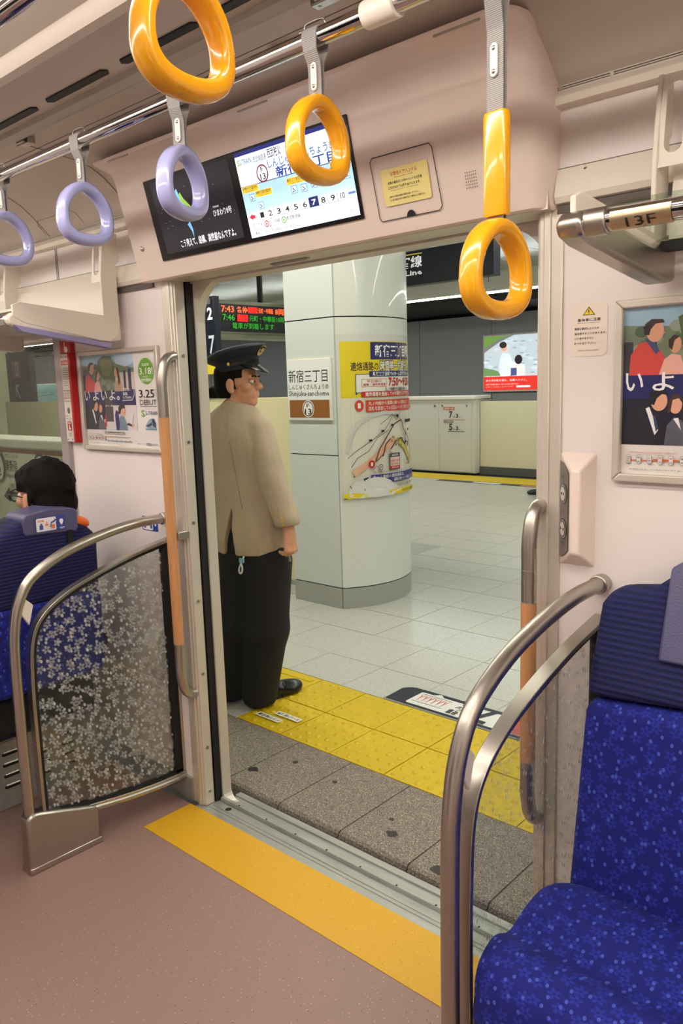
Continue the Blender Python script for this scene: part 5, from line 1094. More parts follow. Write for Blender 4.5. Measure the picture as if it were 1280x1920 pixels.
# torn white patch
T_ = [(.0, -.004), (.015, .06), (.045, .09), (.03, .075), (.06, .02), (.10, .004)]
tb_ = [(.055, .01), (.045, .05), (.075, .085), (.11, .105), (.22, .118), (.30, .130), (.42, .122), (.50, .098), (.56, .07), (.60, .045), (.66, .030), (.62, .022), (.56, .014), (.52, -.004), (.42, .001), (.36, -.006), (.26, .001), (.16, -.003)]
n_ = len(tb_); cxy = (.30, .06); p.layer += 1; p.mi((212, 212, 206))
for k in range(n_):
    a, b_ = tb_[k], tb_[(k+1) % n_]
    for s0, s1 in ((0, .5), (.5, 1)):
        q = [(cxy[0]+(c[0]-cxy[0])*s, cxy[1]+(c[1]-cxy[1])*s) for c, s in ((a, s0), (b_, s0), (b_, s1), (a, s1))]
        p.mb.add([pfn(*t_, p.layer*p.step) for t_ in q], [(0, 1, 2, 3)])
p.layer += 1; p.line([(.06, .085), (.075, .065)], .006, (60, 60, 50), .004); p.line([(.20, .06), (.205, .045)], .006, (60, 60, 50), .004); p.ell(.03, -.0, .035, .006, (200, 196, 60), 8)
p.rect(.0, -.003, .03, .002, (40, 40, 30)); p.build('print', po)
# scratches of light are left to the renderer. Cream board left of the pillar
cb = MB().box(-9.0, -4.10, 4.20, 4.26, ZP+.03, 1.425).build('cream_board', mat('board_cream', (228, 218, 176), .45), None, bevel=.004); tag(cb, 'cream waist-high board standing left of the pillar behind the conductor', 'board')
MB().box(-9.0, -4.10, 4.195, 4.265, ZP, ZP+.04).build('foot_rail', M_BASE, cb)
# far platform gates
def gate_housing(x0, x1, y, label, num=False, s=1):
    e = empty('platform_gate_housing', ((x0+x1)/2, y, ZP), label, 'platform gate', 'far platform gate housings'); ya, yb = sorted((y, y+s*.42))
    MB().box(x0, x1, ya, yb, ZP+.02, 1.20).build('casing', M_GATE, e, bevel=.01); MB().box(x0-.01, x1+.02, ya-.03, yb+.03, 1.20, 1.262).build('cap_rail', M_WHITE, e, bevel=.012)
    MB().box(x0, x1, ya+.02, yb-.02, ZP, ZP+.02).build('plinth', M_BLACK, e)
    xm = (x0+x1)/2; fy = ya-.0015 if s > 0 else ya-.0015
    for a, b_ in ((x0+.03, xm-.006), (xm+.006, x1-.08)):
        d = MB().box(a, b_, fy-.006, fy+.004, ZP+.035, 1.17).build('door_panel', M_GATE, e, bevel=.002)
        k = MB()
        for xx in (a+.07, b_-.07): k.tube([(xx, fy-.007, 1.10), (xx, fy-.018, 1.10)], .018, 10)
        k.build('lock_knob', M_STEEL, d)['kind'] = 'stuff'
    if num:
        p = Print(plane_fn((xm+.10, fy-.008, .66), (.42, 0, 0), (0, 0, .44), (0, -1, 0)), .0006); O_ = (196, 120, 84); K = (40, 38, 36)
        p.rect(.0, .84, .52, .96, O_); p.text('乗車位置', .05, .86, .47, .94, W_); p.text('7', .26, .54, .42, .80, K, .02); p.text('号車', .45, .55, .54, .62, K); p.text('3', .58, .55, .70, .70, K, .02); p.text('番ドア', .73, .55, .88, .60, K); p.rect(0, .47, 1, .49, O_)
        p.rect(.0, .36, .46, .45, (110, 110, 110)); p.text('10両編成', .03, .375, .43, .435, W_); p.text('5', .26, .08, .42, .33, K, .02); p.text('号車', .45, .09, .54, .16, K); p.text('3', .58, .09, .70, .24, K, .02); p.text('番ドア', .73, .09, .88, .14, K); p.rect(.2, .03, 1, .05, K); p.build('door_number_print', e)
def gate_panel(x0, x1, y, label, m=None):
    e = empty('platform_gate', ((x0+x1)/2, y, ZP), label, 'platform gate', 'far platform gate panels')
    MB().box(x0, x1, y+.14, y+.18, .10, 1.165).build('sliding_panel', m or M_GATEG, e, bevel=.003); MB().box(x0, x1, y+.12, y+.22, ZP, .10).build('threshold', mat('threshold_grey', (90, 90, 88), .5), e)
gate_housing(-8.52, -7.10, 11.05, 'white gate housing with door numbers 7 and 5 beyond the pillar', True)
gate_panel(-7.09, -5.0, 11.05, 'cream far gate panel right of the numbered housing')
gate_panel(-10.6, -8.53, 11.05, 'cream far gate panel hidden left of the numbered housing')
gate_housing(-4.99, -3.6, 11.05, 'white gate housing at the right, behind the door jamb')
gate_housing(-12.05, -10.62, 11.05, 'white far gate housing hidden behind the pillar')
gate_panel(-16.0, -12.06, 11.05, 'long cream far gate panel hidden behind the conductor')
gate_housing(-17.45, -16.02, 11.05, 'white far gate housing behind the left door jamb')
gate_panel(-27.0, -17.46, 11.05, 'very long cream far gate panel seen through the train window')
# lit advertisement on the far wall
ad = MB().box(-8.86, -6.9, 14.08, 14.16, 1.26, 2.40).build('lit_advertisement', M_WHITE, None, bevel=.01); tag(ad, 'glowing picture advertisement with red bottom band on the far wall', 'advertisement')
p = Print(plane_fn((-8.82, 14.078, 1.30), (1.88, 0, 0), (0, 0, 1.06), (0, -1, 0)), .0015, emit=.9); p.asp = 1.8
p.rect(0, 0, 1, 1, (196, 208, 214)); p.poly([(0, 1), (0, .78), (.14, .92), (.28, 1)], (110, 150, 60)); p.poly([(0, .78), (.14, .92), (.28, 1), (.36, 1), (.18, .88), (0, .70)], (120, 124, 116))
for k in range(90):
    u, v = random.uniform(0, 1), random.uniform(.26, .98)
    if v-.75 > u*.6: continue
    p.ell(u, v, .03, .018, random.choice([(214, 222, 228), (176, 192, 202), (200, 214, 222), (160, 178, 190)]), 7, up=k % 30 == 0)
p.poly([(0, .26), (.22, .26), (.16, .36), (0, .42)], (110, 150, 90))
p.poly([(.20, .26), (.19, .50), (.22, .66), (.30, .66), (.34, .50), (.32, .26)], (226, 234, 244)); p.ell(.245, .78, .04, .075, (226, 176, 150)); p.ell(.235, .83, .044, .06, (44, 34, 34)); p.poly([(.26, .60), (.34, .50), (.38, .44), (.36, .40)], (232, 238, 246))
p.poly([(.34, .26), (.35, .46), (.41, .52), (.48, .44), (.48, .26)], (236, 232, 226)); p.ell(.42, .55, .045, .085, (34, 28, 30)); p.rect(.33, .26, .40, .40, (80, 90, 140))
p.rect(0, 0, 1, .25, (226, 52, 40)); p.text('あの子が走る道も、未来へつづく。', .03, .155, .52, .20, (250, 240, 236), .01); p.text('安全で快適な毎日へ 私たちは走り続けます', .03, .09, .42, .12, (250, 220, 210)); p.text('くわしくはホームページで', .03, .045, .36, .07, (250, 220, 210)); p.rect(.40, .04, .56, .075, (250, 246, 240)); p.build('picture', ad)
# overhead line sign
sg = MB().box(-6.6, -3.972, 6.50, 6.62, 2.455, 2.785).build('line_sign', M_NAVY, None, bevel=.004); tag(sg, 'dark overhead direction sign with white lettering right of the pillar', 'sign')
for x in (-6.3, -4.15): MB().tube([(x, 6.56, 2.785), (x, 6.56, 3.08)], .02, 8).build('hanger', M_BLACK, sg)
p = Print(plane_fn((-6.6, 6.498, 2.455), (2.628, 0, 0), (0, 0, .33), (0, -1, 0)), .001, emit=.55); KW = (236, 238, 236)
p.rect(.615, .875, .695, .905, (200, 176, 80)); p.text('新宿線', .535, .50, .695, .84, KW, .02); p.text('Shinjuku Line', .44, .235, .695, .44, KW, .02); p.ell(.36, .55, .045, .30, (90, 170, 70)); p.ell(.36, .55, .032, .21, (16, 24, 42)); p.text('S', .348, .44, .372, .66, KW, .02); p.build('print', sg)
MB().tube([(-4.02, 6.49, 2.455), (-4.02, 6.49, 2.39)], .002, 6).build('pull_cord', M_BLACK, sg)
# LED departure board, facing along the platform
lb = MB().box(-6.42, -6.20, 4.95, 6.60, 2.03, 2.36).build('departure_board', mat('board_frame', (150, 152, 130), .4), None, bevel=.008); tag(lb, 'hanging LED departure board with red and green lettering above the conductor', 'sign')
MB().box(-6.46, -6.16, 4.90, 6.65, 1.995, 2.03).build('lower_lip', MATS['board_frame'], lb, bevel=.004)
for y in (5.75, 6.4): MB().tube([(-6.31, y, 2.36), (-6.31, y, 3.08)], .03, 10).build('hanger', M_BLACK, lb)
MB().box(-6.2, -6.194, 5.03, 6.56, 2.06, 2.325).build('dark_glass', mat('led_back', (12, 10, 22), .3), lb)
p = Print(plane_fn((-6.193, 5.03, 2.06), (0, 1.53, 0), (0, 0, .265), (1, 0, 0)), .001, emit=2.2); OR = (255, 90, 40); RD2 = (240, 20, 16); GR = (30, 120, 20)
def px2u(px): return (px-404)/(530-404)*.60+.01
def lt(t, a, b_, c, d, col, bold=.01): p.text(t, px2u(a), b_, px2u(c), d, col, bold)
lt('7:43', 415, .70, 437, .93, OR); lt('各停', 442, .70, 461, .93, OR); p.rect(px2u(462), .70, px2u(480), .93, (150, 8, 8)); lt('当駅発', 462, .71, 480, .92, RD2, .02); lt('元町・中華街', 481, .71, 509, .91, OR); lt('8両', 513, .69, 530, .92, OR)
lt('7:46', 416, .40, 437, .62, GR); p.rect(px2u(441), .37, px2u(461), .64, (120, 6, 6)); lt('急行', 442, .38, 461, .63, RD2, .02); lt('元町・中華街10両', 463, .40, 529, .62, GR); lt('電車が到着します', 432, .10, 509, .33, GR, .005); p.build('led_text', lb)
# narrow track-number sign at the left, seen between jamb and board
tn = MB().box(-4.20, -3.225, 3.50, 3.56, 1.62, 2.02).build('track_sign', M_NAVY, None, bevel=.003) if False else None
# floor boarding sticker
bs = MB(); bs.prism([(-2.378, 2.885), (-1.20, 2.885), (-1.20, 3.075), (-2.33, 3.075), (-2.362, 3.060), (-2.385, 3.03)], 'z', ZP, ZP+.0025); bs = bs.build('boarding_mark', M_NAVY, None, recalc=True); tag(bs, 'dark blue floor mark with upside-down white car number panel beside the yellow tiles', 'floor sign')
p = Print(floor_fn((-2.38, 2.885), (-1.20, 2.885), (-2.38, 3.075), ZP+.0027), .0002); p.asp = 6.2; K = (26, 28, 44); Wt = (214, 216, 212); L_ = 1.18
def fu(x): return (x+2.38)/L_
def fv(y): return (y-2.885)/.19
p.rrect(fu(-2.27), fv(2.897), fu(-1.60), fv(3.045), .012, Wt); p.rect(fu(-1.60), 0, fu(-1.2), fv(3.05), Wt); p.poly([(fu(-2.20), fv(3.045)), (fu(-2.14), fv(3.045)), (fu(-2.17), fv(3.07))], Wt)
for v in (.24, .74): p.rect(fu(-2.255), v, fu(-2.08), v+.02, K)
for k in range(6): p.text('人', fu(-2.248+k*.028), .32, fu(-2.226+k*.028), .70, (200, 50, 44), .02, flip=True, up=k == 0)
p.text('号車', fu(-2.045), .10, fu(-1.985), .40, K, .02, flip=True); p.text('Car', fu(-2.035), .44, fu(-1.985), .64, K, .01, flip=True); p.text('No.', fu(-2.03), .68, fu(-1.985), .86, K, .01, flip=True)
p.text('7', fu(-1.93), .08, fu(-1.83), .92, K, .03, flip=True); p.rrect(fu(-1.74), fv(2.90), fu(-1.24), fv(3.04), .01, (190, 84, 74)); p.ell(fu(-1.62), .48, .028, .26, Wt); p.ell(fu(-1.62), .48, .019, .17, (190, 84, 74)); p.text('10', fu(-1.55), .2, fu(-1.42), .8, Wt, .03, flip=True)
p.rect(0, -.09, 1, -.05, (60, 58, 56)); p.build('print', bs)
# near-side gate seen through the train window
ng = empty('near_gate', (-4.6, 2.08, ZP), 'pale green platform gate with station names, seen through the train window', 'platform gate')
MB().box(-6.6, -3.42, 2.06, 2.24, ZP, 1.215).build('casing', mat('gate_green', (204, 210, 190), .4), ng, bevel=.006); MB().box(-6.6, -3.40, 2.03, 2.26, 1.215, 1.265).build('cap_rail', M_GATE, ng, bevel=.01)
p = Print(plane_fn((-6.6, 2.058, 0), (1, 0, 0), (0, 0, 1), (0, -1, 0)), .0005); BRN = (122, 70, 30); K = (30, 30, 30)
p.rect(.0, 1.185, 3.17, 1.208, BRN); p.rect(0, .60, 3.17, .64, BRN); q = lambda x: x+6.6
def nt_(t, x0, z0, x1, z1, b_=.01): p.text(t, q(x0), z0, q(x1), z1, K, b_)
nt_('ひがししんじゅく', -4.475, 1.155, -4.31, 1.18); nt_('東新宿', -4.475, 1.075, -4.335, 1.145, .005); nt_('Higashi-shinjuku', -4.47, 1.035, -4.255, 1.065); nt_('しんじゅくさんちょうめ', -3.985, 1.12, -3.50, 1.18, .0); nt_('新宿三丁目', -3.985, 1.02, -3.55, 1.10); nt_('Shinjuku-sanchome', -3.97, .97, -3.55, 1.0); nt_('东新宿 히가시신주쿠', -4.44, .98, -4.25, 1.01)
for x, t_ in ((-4.06, '13'), (-4.56, '12')): p.ell(q(x), 1.10, .082, .095, K); p.ell(q(x), 1.10, .066, .078, (204, 210, 190)); nt_('F', x-.014, 1.115, x+.014, 1.155, .02); nt_(t_, x-.035, 1.05, x+.035, 1.10, .02)
p.poly([(q(-4.52), .93), (q(-4.44), .99), (q(-4.44), .965), (q(-4.30), .965), (q(-4.30), .945), (q(-4.44), .945), (q(-4.44), .90)], K); p.build('print', ng)
# information board and wall map beyond, seen through the train window
ib = MB().box(-9.52, -8.96, 4.50, 4.58, ZP, 2.0).build('information_board', M_NAVY, None, bevel=.005); tag(ib, 'dark upright board with a white arrow, seen through the train window', 'sign')
p = Print(plane_fn((-9.52, 4.498, 0), (.56, 0, 0), (0, 0, 1), (0, -1, 0)), .001); KW = (206, 212, 206); p.line([(.52, 1.46), (.36, 1.60)], .035, KW, .035); p.line([(.36, 1.48), (.36, 1.61), (.50, 1.61)], .03, KW, .03)
for k, t_ in enumerate(('新宿線はこちら', 'Shinjuku', '都営新宿線のりば', 'エレベーター', '改札口方面', '出口のご案内')): p.text(t_, .28, 1.36-k*.065, .80, 1.40-k*.065, KW, .01)
p.rrect(.30, 1.70, .66, 1.90, .03, (150, 100, 80)); p.rrect(.44, 1.72, .56, 1.88, .02, KW); p.rrect(.47, 1.75, .53, 1.85, .01, (80, 90, 60)); p.build('print', ib)
wm = MB().box(-23.6, -19.2, 11.2, 11.3, 1.28, 1.74).build('route_map', flat((150, 190, 196)), None); tag(wm, 'long pale blue route map over the platform, seen through the train window', 'sign')
p = Print(plane_fn((-23.6, 11.198, 1.28), (4.4, 0, 0), (0, 0, .46), (0, -1, 0)), .001); K = (70, 90, 90)
for k in range(9): p.rect(.03+k*.1, .3+.05*(k % 3), .11+k*.1, .33+.05*(k % 3), K, up=k == 0); p.text('ホーム案内図', .03+k*.1, .5, .10+k*.1, .62, K, up=False)
p.build('print', wm); MB().box(-23.6, -19.2, 11.22, 11.28, 1.74, 1.78).build('frame_top', M_GATE, wm)
for x in (-23.3, -21.4, -19.5): MB().box(x-.03, x+.03, 11.23, 11.27, ZP, 1.28).build('leg', M_GATE, wm)
cl2 = MB().box(-11.2, -10.3, 4.7, 4.9, ZP, 3.08).build('square_column', mat('column_cream', (196, 196, 160), .4), None, bevel=.01); tag(cl2, 'cream square column at the far left of the window view', 'pillar')
# ================================================================ PEOPLE
M_SKIN = mat('skin', (206, 152, 122), .5, spec=.3); M_HAIR = mat('hair_black', (18, 15, 14), .75, spec=.12, bump=.8, bscale=90, stretch=(1, 1, .25))
M_KHAKI = mat('jacket_khaki', (176, 161, 138), .85, bump=.7, bscale=6.5, bdist=.05, stretch=(1, 1, .6), var=.06, vscale=5); M_TROUS = mat('trousers_black', (16, 17, 22), .8); M_CAPN = mat('cap_navy', (18, 22, 38), .7)
M_SHOE = mat('shoe_black', (16, 16, 18), .25); M_GOLD = mat('gold', (214, 176, 90), .3, .9)
def rotv(phi, x, y): return np.array([math.cos(phi)*x-math.sin(phi)*y, math.sin(phi)*x+math.cos(phi)*y])
def V3(c, phi, x, y, z): q = rotv(phi, x, y); return np.array([c[0]+q[0], c[1]+q[1], c[2]+z])
def head_prims(H, phi):
    P = lambda x, y, z: V3(H, phi, x, y, z)
    pr = [ell(P(0, -.012, .028), (.076, .096, .086), phi), ell(P(0, .022, -.045), (.056, .070, .068), phi), ell(P(0, .055, -.088), (.030, .032, .026), phi),
          cap(P(0, .083, .012), P(0, .106, -.022), .009, .013), cap(P(-.010, .098, -.026), P(.010, .098, -.026), .009),
          cap(P(-.038, .076, .024), P(.038, .076, .024), .012), cap(P(-.018, .083, -.052), P(.018, .083, -.052), .0085), cap(P(-.016, .080, -.063), P(.016, .080, -.063), .0085),
          ell(P(-.045, .055, -.02), (.022, .026, .024), phi), ell(P(.045, .055, -.02), (.022, .026, .024), phi)]
    ears = [ell(P(s*.079, -.008, -.012), (.010, .020, .033), phi) for s in (-1, 1)]+[ell(P(s*.077, -.002, -.038), (.009, .012, .012), phi) for s in (-1, 1)]
    return pr+ears
def eyes(H, phi, parent):
    for s in (-1, 1):
        c = V3(H, phi, s*.031, .081, .002); q = MB(); G = []
        for k in range(7):
            a = PI*k/6; G.append([(c[0]+.0115*math.sin(a)*math.cos(t), c[1]+.0115*math.sin(a)*math.sin(t), c[2]+.0085*math.cos(a)) for t in [2*PI*j/12 for j in range(12)]])
        q.grid(G, False, True).build('eye', mat('eye_white', (220, 214, 206), .3), parent, smooth=180)
        d = V3(H, phi, s*.031, .0895, .002); MB().tube([d, V3(H, phi, s*.031, .0932, .002)], .0045, 10).build('iris', M_HAIR, parent)
        b_ = [V3(H, phi, s*(.014+.01*k), .094-.0025*k*k/2, .024+.003*math.sin(k)) for k in range(4)]; MB().tube(b_, .0032, 6).build('eyebrow', M_HAIR, parent)
def hair_obj(H, phi, parent, low=-.075, grow=.010, top=9, name='hair'):
    P = lambda x, y, z: V3(H, phi, x, y, z)
    prs = [ell(P(0, -.014, .034), (.076+grow, .097+grow, .088+grow), phi), ell(P(0, -.050, -.03), (.066+grow, .055+grow, .060+grow*.6), phi)]
    c, s = math.cos(-phi), math.sin(-phi)
    def face(X, Y, Z):
        x, y, z = X-H[0], Y-H[1], Z-H[2]; ly = s*x+c*y
        lim = np.where(z > .060, .075, np.where(z > .02, .045, np.where(z > -.03, .012, -.02)))
        return ly-lim
    def lowc(X, Y, Z): return (H[2]+low)-Z
    cuts = [face, lowc]
    if top < 9: cuts.append(lambda X, Y, Z: Z-top)
    return sdf_obj(name, prs, M_HAIR, parent, .005, .03, cuts)
# ---- conductor
cm = empty('person', (-2.88, 2.40, ZP), 'station conductor in navy peaked cap and khaki jacket standing on the platform, seen from behind', 'person')
H = np.array((-2.832, 2.425, 1.532)); HP = -math.atan2(.91, .41); BP = .15
hips, chest = (-2.80, 2.434, .73), (-2.852, 2.417, 1.22)
body = head_prims(H, HP)+[cap((-2.850, 2.412, 1.36), (-2.838, 2.420, 1.46), .056, .052), ell(chest, (.16, .10, .19), BP), ell((-2.825, 2.427, .97), (.14, .095, .22), BP), ell(hips, (.14, .10, .13), BP),
    cap((-2.99, 2.39, 1.33), (-2.73, 2.43, 1.33), .045), cap((-2.72, 2.43, 1.32), (-2.62, 2.425, 1.09), .045, .038), cap((-2.62, 2.425, 1.09), (-2.552, 2.433, .885), .036, .027),
    cap((-3.0, 2.39, 1.32), (-3.10, 2.39, 1.08), .045, .038), cap((-3.10, 2.39, 1.08), (-3.115, 2.445, .88), .036, .027),
    cap((-2.72, 2.45, .70), (-2.748, 2.446, .37), .078, .052), cap((-2.748, 2.446, .37), (-2.805, 2.425, .05), .052, .036), cap((-2.885, 2.413, .70), (-2.925, 2.39, .37), .078, .052), cap((-2.925, 2.39, .37), (-2.968, 2.375, .05), .052, .036),
    cap((-2.805, 2.445, .01), (-2.815, 2.60, 0), .028, .016), cap((-2.968, 2.395, .01), (-2.985, 2.55, 0), .028, .016)]
def hand(W, phi, sgn):
    """relaxed right/left hand below wrist W; local y = forward, x = away from body"""
    P = lambda x, y, z: V3(W, phi, sgn*x, y, z); out = [cap(P(0, -.004, .0), P(.002, -.022, -.060), .022, .017), cap(P(0, .012, -.01), P(.002, .022, -.062), .020, .015), cap(P(.0, 0, -.02), P(.003, 0, -.07), .022, .018)]
    for y, l in ((-.034, .8), (-.012, .95), (.011, 1.0), (.032, .92)):
        a = P(.004, y, -.074); b_ = P(.010, y*1.05, -.074-.034*l); c = P(-.010*1, y*1.02, -.074-.052*l); d = P(-.030, y, -.074-.044*l)
        out += [cap(a, b_, .0105, .0095), cap(b_, c, .0095, .0088), cap(c, d, .0088, .0078)]
    out += [cap(P(-.004, .030, -.022), P(-.014, .052, -.052), .013, .011), cap(P(-.014, .052, -.052), P(-.026, .044, -.085), .0105, .0085)]
    return out
WR = np.array((-2.549, 2.433, .880)); body += hand(WR, BP, 1); WL = np.array((-3.116, 2.447, .875)); body += hand(WL, BP, -1)
sdf_obj('body', body, M_SKIN, cm, .0055, .008); eyes(H, HP, cm); hair_obj(H, HP, cm, -.07, .008, 1.60)
c_b, s_b = math.cos(-BP), math.sin(-BP)
def vent(X, Y, Z):
    x, y = X+2.815, Y-2.43; lx = c_b*x-s_b*y; ly = s_b*x+c_b*y
    inside = np.minimum(np.minimum((.965-Z)*.16+.002-np.abs(lx-.012+(.965-Z)*.10), -.075-ly), 9)
    return inside
def arml(X, Y, Z): return .745-Z
jk = [ell((-2.853, 2.417, 1.235), (.205, .130, .215), BP), ell((-2.835, 2.425, 1.03), (.182, .128, .25), BP), ell((-2.808, 2.430, .84), (.192, .148, .26), BP), cap((-3.0, 2.388, 1.325), (-2.725, 2.430, 1.325), .062), cap((-2.855, 2.41, 1.36), (-2.850, 2.412, 1.405), .075, .066),
      cap((-2.722, 2.43, 1.318), (-2.632, 2.424, 1.09), .070, .064, .006), cap((-2.632, 2.424, 1.09), (-2.560, 2.432, .915), .064, .060, .008), cap((-3.0, 2.388, 1.32), (-3.09, 2.39, 1.09), .070, .060), cap((-3.09, 2.39, 1.09), (-3.112, 2.44, .915), .060, .054)]
def sleevecut(X, Y, Z):
    a = (.872-Z)+(-X-2.60)*-.0; return np.where((X > -2.625+0) & (Z < .90) | (X < -3.045) & (Z < .90), .885+(X+2.56)*.15*(X > -2.7)-Z, -1.0)
sdf_obj('jacket', jk, M_KHAKI, cm, .007, .022, [arml, vent, sleevecut])
M_SEAM = mat('seam_shadow', (120, 104, 82), .9)
MB().tube([(-2.713, 2.306, .965), (-2.73, 2.297, 1.10), (-2.765, 2.292, 1.28)], .0012, 5).build('back_seam', M_SEAM, cm, smooth=180)
tr_ = [ell((-2.80, 2.434, .80), (.165, .128, .17), BP), cap((-2.722, 2.450, .70), (-2.745, 2.448, .37), .118, .104), cap((-2.745, 2.448, .37), (-2.800, 2.430, .03), .104, .086), cap((-2.880, 2.415, .70), (-2.922, 2.392, .37), .112, .098), cap((-2.922, 2.392, .37), (-2.966, 2.385, .03), .098, .082)]
sdf_obj('trousers', tr_, M_TROUS, cm, .009, .03, [lambda X, Y, Z: (ZP+.018)-Z, lambda X, Y, Z: Z-.95])
def shoe(c, phi, parent):
    P = lambda x, y, z: V3(np.array(c), phi, x, y, z)
    pr = [ell(P(0, .02, .032), (.046, .155, .046), phi), ell(P(0, -.05, .055), (.042, .095, .062), phi), ell(P(0, .10, .022), (.050, .075, .030), phi)]
    o = sdf_obj('shoe', pr, M_SHOE, parent, .006, .02, [lambda X, Y, Z: c[2]+.002-Z]); 
    MB().tube([P(-.043, .055, .045), P(-.025, .05, .067), P(0, .048, .073), P(.025, .05, .067), P(.043, .055, .045)], .007, 8).build('strap', M_SHOE, o, smooth=180)
shoe((-2.822, 2.535, ZP), -.146, cm); shoe((-2.985, 2.50, ZP), .12, cm)
# cap
cpo = MB(); G = []; tilt = .20
for (a, b_, z, t) in ((.086, .101, 1.588, .12), (.088, .103, 1.592, .14), (.088, .103, 1.630, .20), (.094, .108, 1.638, .24), (.124, .136, 1.655, .24), (.131, .142, 1.668, .24), (.124, .135, 1.682, .22), (.095, .105, 1.690, .20), (.05, .055, 1.692, .2), (.002, .002, 1.692, .2)):
    row = []
    for k in range(36):
        u = 2*PI*k/36; x, y = a*math.sin(u), b_*math.cos(u)-.004; q = rotv(HP, x, y); row.append((H[0]+q[0], H[1]+q[1], z+t*y-.004))
    G.append(row)
cpo.grid(G, False, True); cpo = cpo.build('cap', M_CAPN, cm, smooth=55, recalc=True)
m = MB(); G = []
for j in range(5):
    row = []
    for k in range(17):
        u = math.radians(-62+k*124/16); f = j/4; e_ = math.cos(u*90/62*1.0*PI/180*180/PI) if False else max(0, math.cos(math.radians(-90+k*180/16)))**.6
        a, b_ = .087+.004*f, .102+.052*f*e_; q = rotv(HP, a*math.sin(u)*(1+.0*f), b_*math.cos(u)-.004+0*f); row.append((H[0]+q[0], H[1]+q[1], 1.612-.030*f*e_-.010*f*(1-abs(u))))
    G.append(row)
G2 = [[(p_[0], p_[1], p_[2]-.003) for p_ in r] for r in G]; m.grid(G); m.grid(G2); m.build('visor', M_SHOE, cpo, smooth=60)
bd = MB(); G = []
for z in (1.604, 1.616):
    G.append([(H[0]+q[0], H[1]+q[1], z+.17*y) for y, q in [(.1055*math.cos(u)-.004, rotv(HP, .0905*math.sin(u), .1055*math.cos(u)-.004)) for u in [math.radians(-85+k*10) for k in range(18)]]])
bd.grid(G).build('chin_strap', M_SHOE, cpo)
for s in (-1, 1): c = V3(H, HP, s*.090, -.002, .082); MB().tube([c, V3(H, HP, s*.097, -.002, .082)], .007, 10).build('button', M_GOLD, cpo, smooth=40)
e_c = V3(H, HP, 0, .121, .142); sx_ = V3(H, HP, 1, .121, .142)-e_c; upv = V3(H, HP, 0, .145, .172)-e_c; upv /= np.linalg.norm(upv)
p = Print(plane_fn(e_c, sx_*.046, upv*.050, np.cross(sx_, upv)*-1 if np.dot(np.cross(sx_, upv), V3(H, HP, 0, 1, 0)-H) < 0 else np.cross(sx_, upv)), .0006); GD = (222, 184, 96)
p.ell(0, 0, .62, .62, GD); p.ell(0, .06, .38, .40, (24, 26, 38)); p.poly([(-.28, .5), (.28, .5), (.2, .62), (-.2, .62)], (24, 26, 38)); p.ell(-.12, .05, .12, .22, GD, 10); p.ell(.14, .05, .12, .22, GD, 10); p.rect(-.22, -.30, .22, -.2, GD); p.build('emblem', cpo)
# sleeve braid, buttons, key strap
def sleeve_ring(t, a0, a1, off, r):
    a = np.array((-2.632, 2.424, 1.09)); b_ = np.array((-2.560, 2.432, .915)); c = a+(b_-a)*t; d = (b_-a)/np.linalg.norm(b_-a)
    n1 = np.cross(d, (0, 1, 0)); n1 /= np.linalg.norm(n1); n2 = np.cross(d, n1); R_ = .062-.006*t+off
    return [c+n1*R_*math.cos(u)+n2*R_*math.sin(u) for u in [math.radians(a0+(a1-a0)*k/16) for k in range(17)]]
bs_ = [sleeve_ring(.80, 0, 360, .0025, 0)]
MB().tube(bs_[0], .0024, 6).build('gold_braid', mat('braid', (204, 168, 70), .5), cm, smooth=180)
def spt(t, ang, off=.002): return np.array(sleeve_ring(t, ang, ang, off, 0)[0])
def toward(ang): return None
best = min(range(0, 360, 10), key=lambda a_: np.linalg.norm(spt(.95, a_)-CAM))
for k in range(3):
    c = spt(.97+k*.085-.02, best+18+k*3, .003); n_ = spt(.97+k*.085-.02, best+18+k*3, .013)-c; n_ /= np.linalg.norm(n_)
    MB().tube([c, c+n_*.007], .0062, 10).build('sleeve_button', M_GOLD, cm, smooth=40)
ks = MB().tube(smoothpath([(-2.712, 2.300, .75), (-2.722, 2.293, .725), (-2.738, 2.290, .690), (-2.735, 2.290, .672), (-2.722, 2.291, .676), (-2.718, 2.292, .70), (-2.730, 2.292, .725)], 5), .0045, 6)
ks.build('key_loop', mat('key_white', (208, 214, 220), .4), cm, smooth=180); MB().box(-2.735, -2.705, 2.288, 2.297, .722, .742).build('key_clip', mat('clip_blue', (120, 180, 210), .4), cm, bevel=.002)
dv = MB(); A_, B_ = np.array((-2.568, 2.425, .842)), np.array((-2.553, 2.437, .722))
dv.tube([A_, B_], .006, 8).build('held_radio', M_STEEL, None, smooth=40)
o = COL.objects['held_radio']; tag(o, 'thin silver pen-like device held in the conductor\'s right hand', 'device'); MB().tube([A_+(B_-A_)*.35, A_+(B_-A_)*.37+(0, 0, -.02)], .0066, 8).build('dark_band', M_BLACK, o)
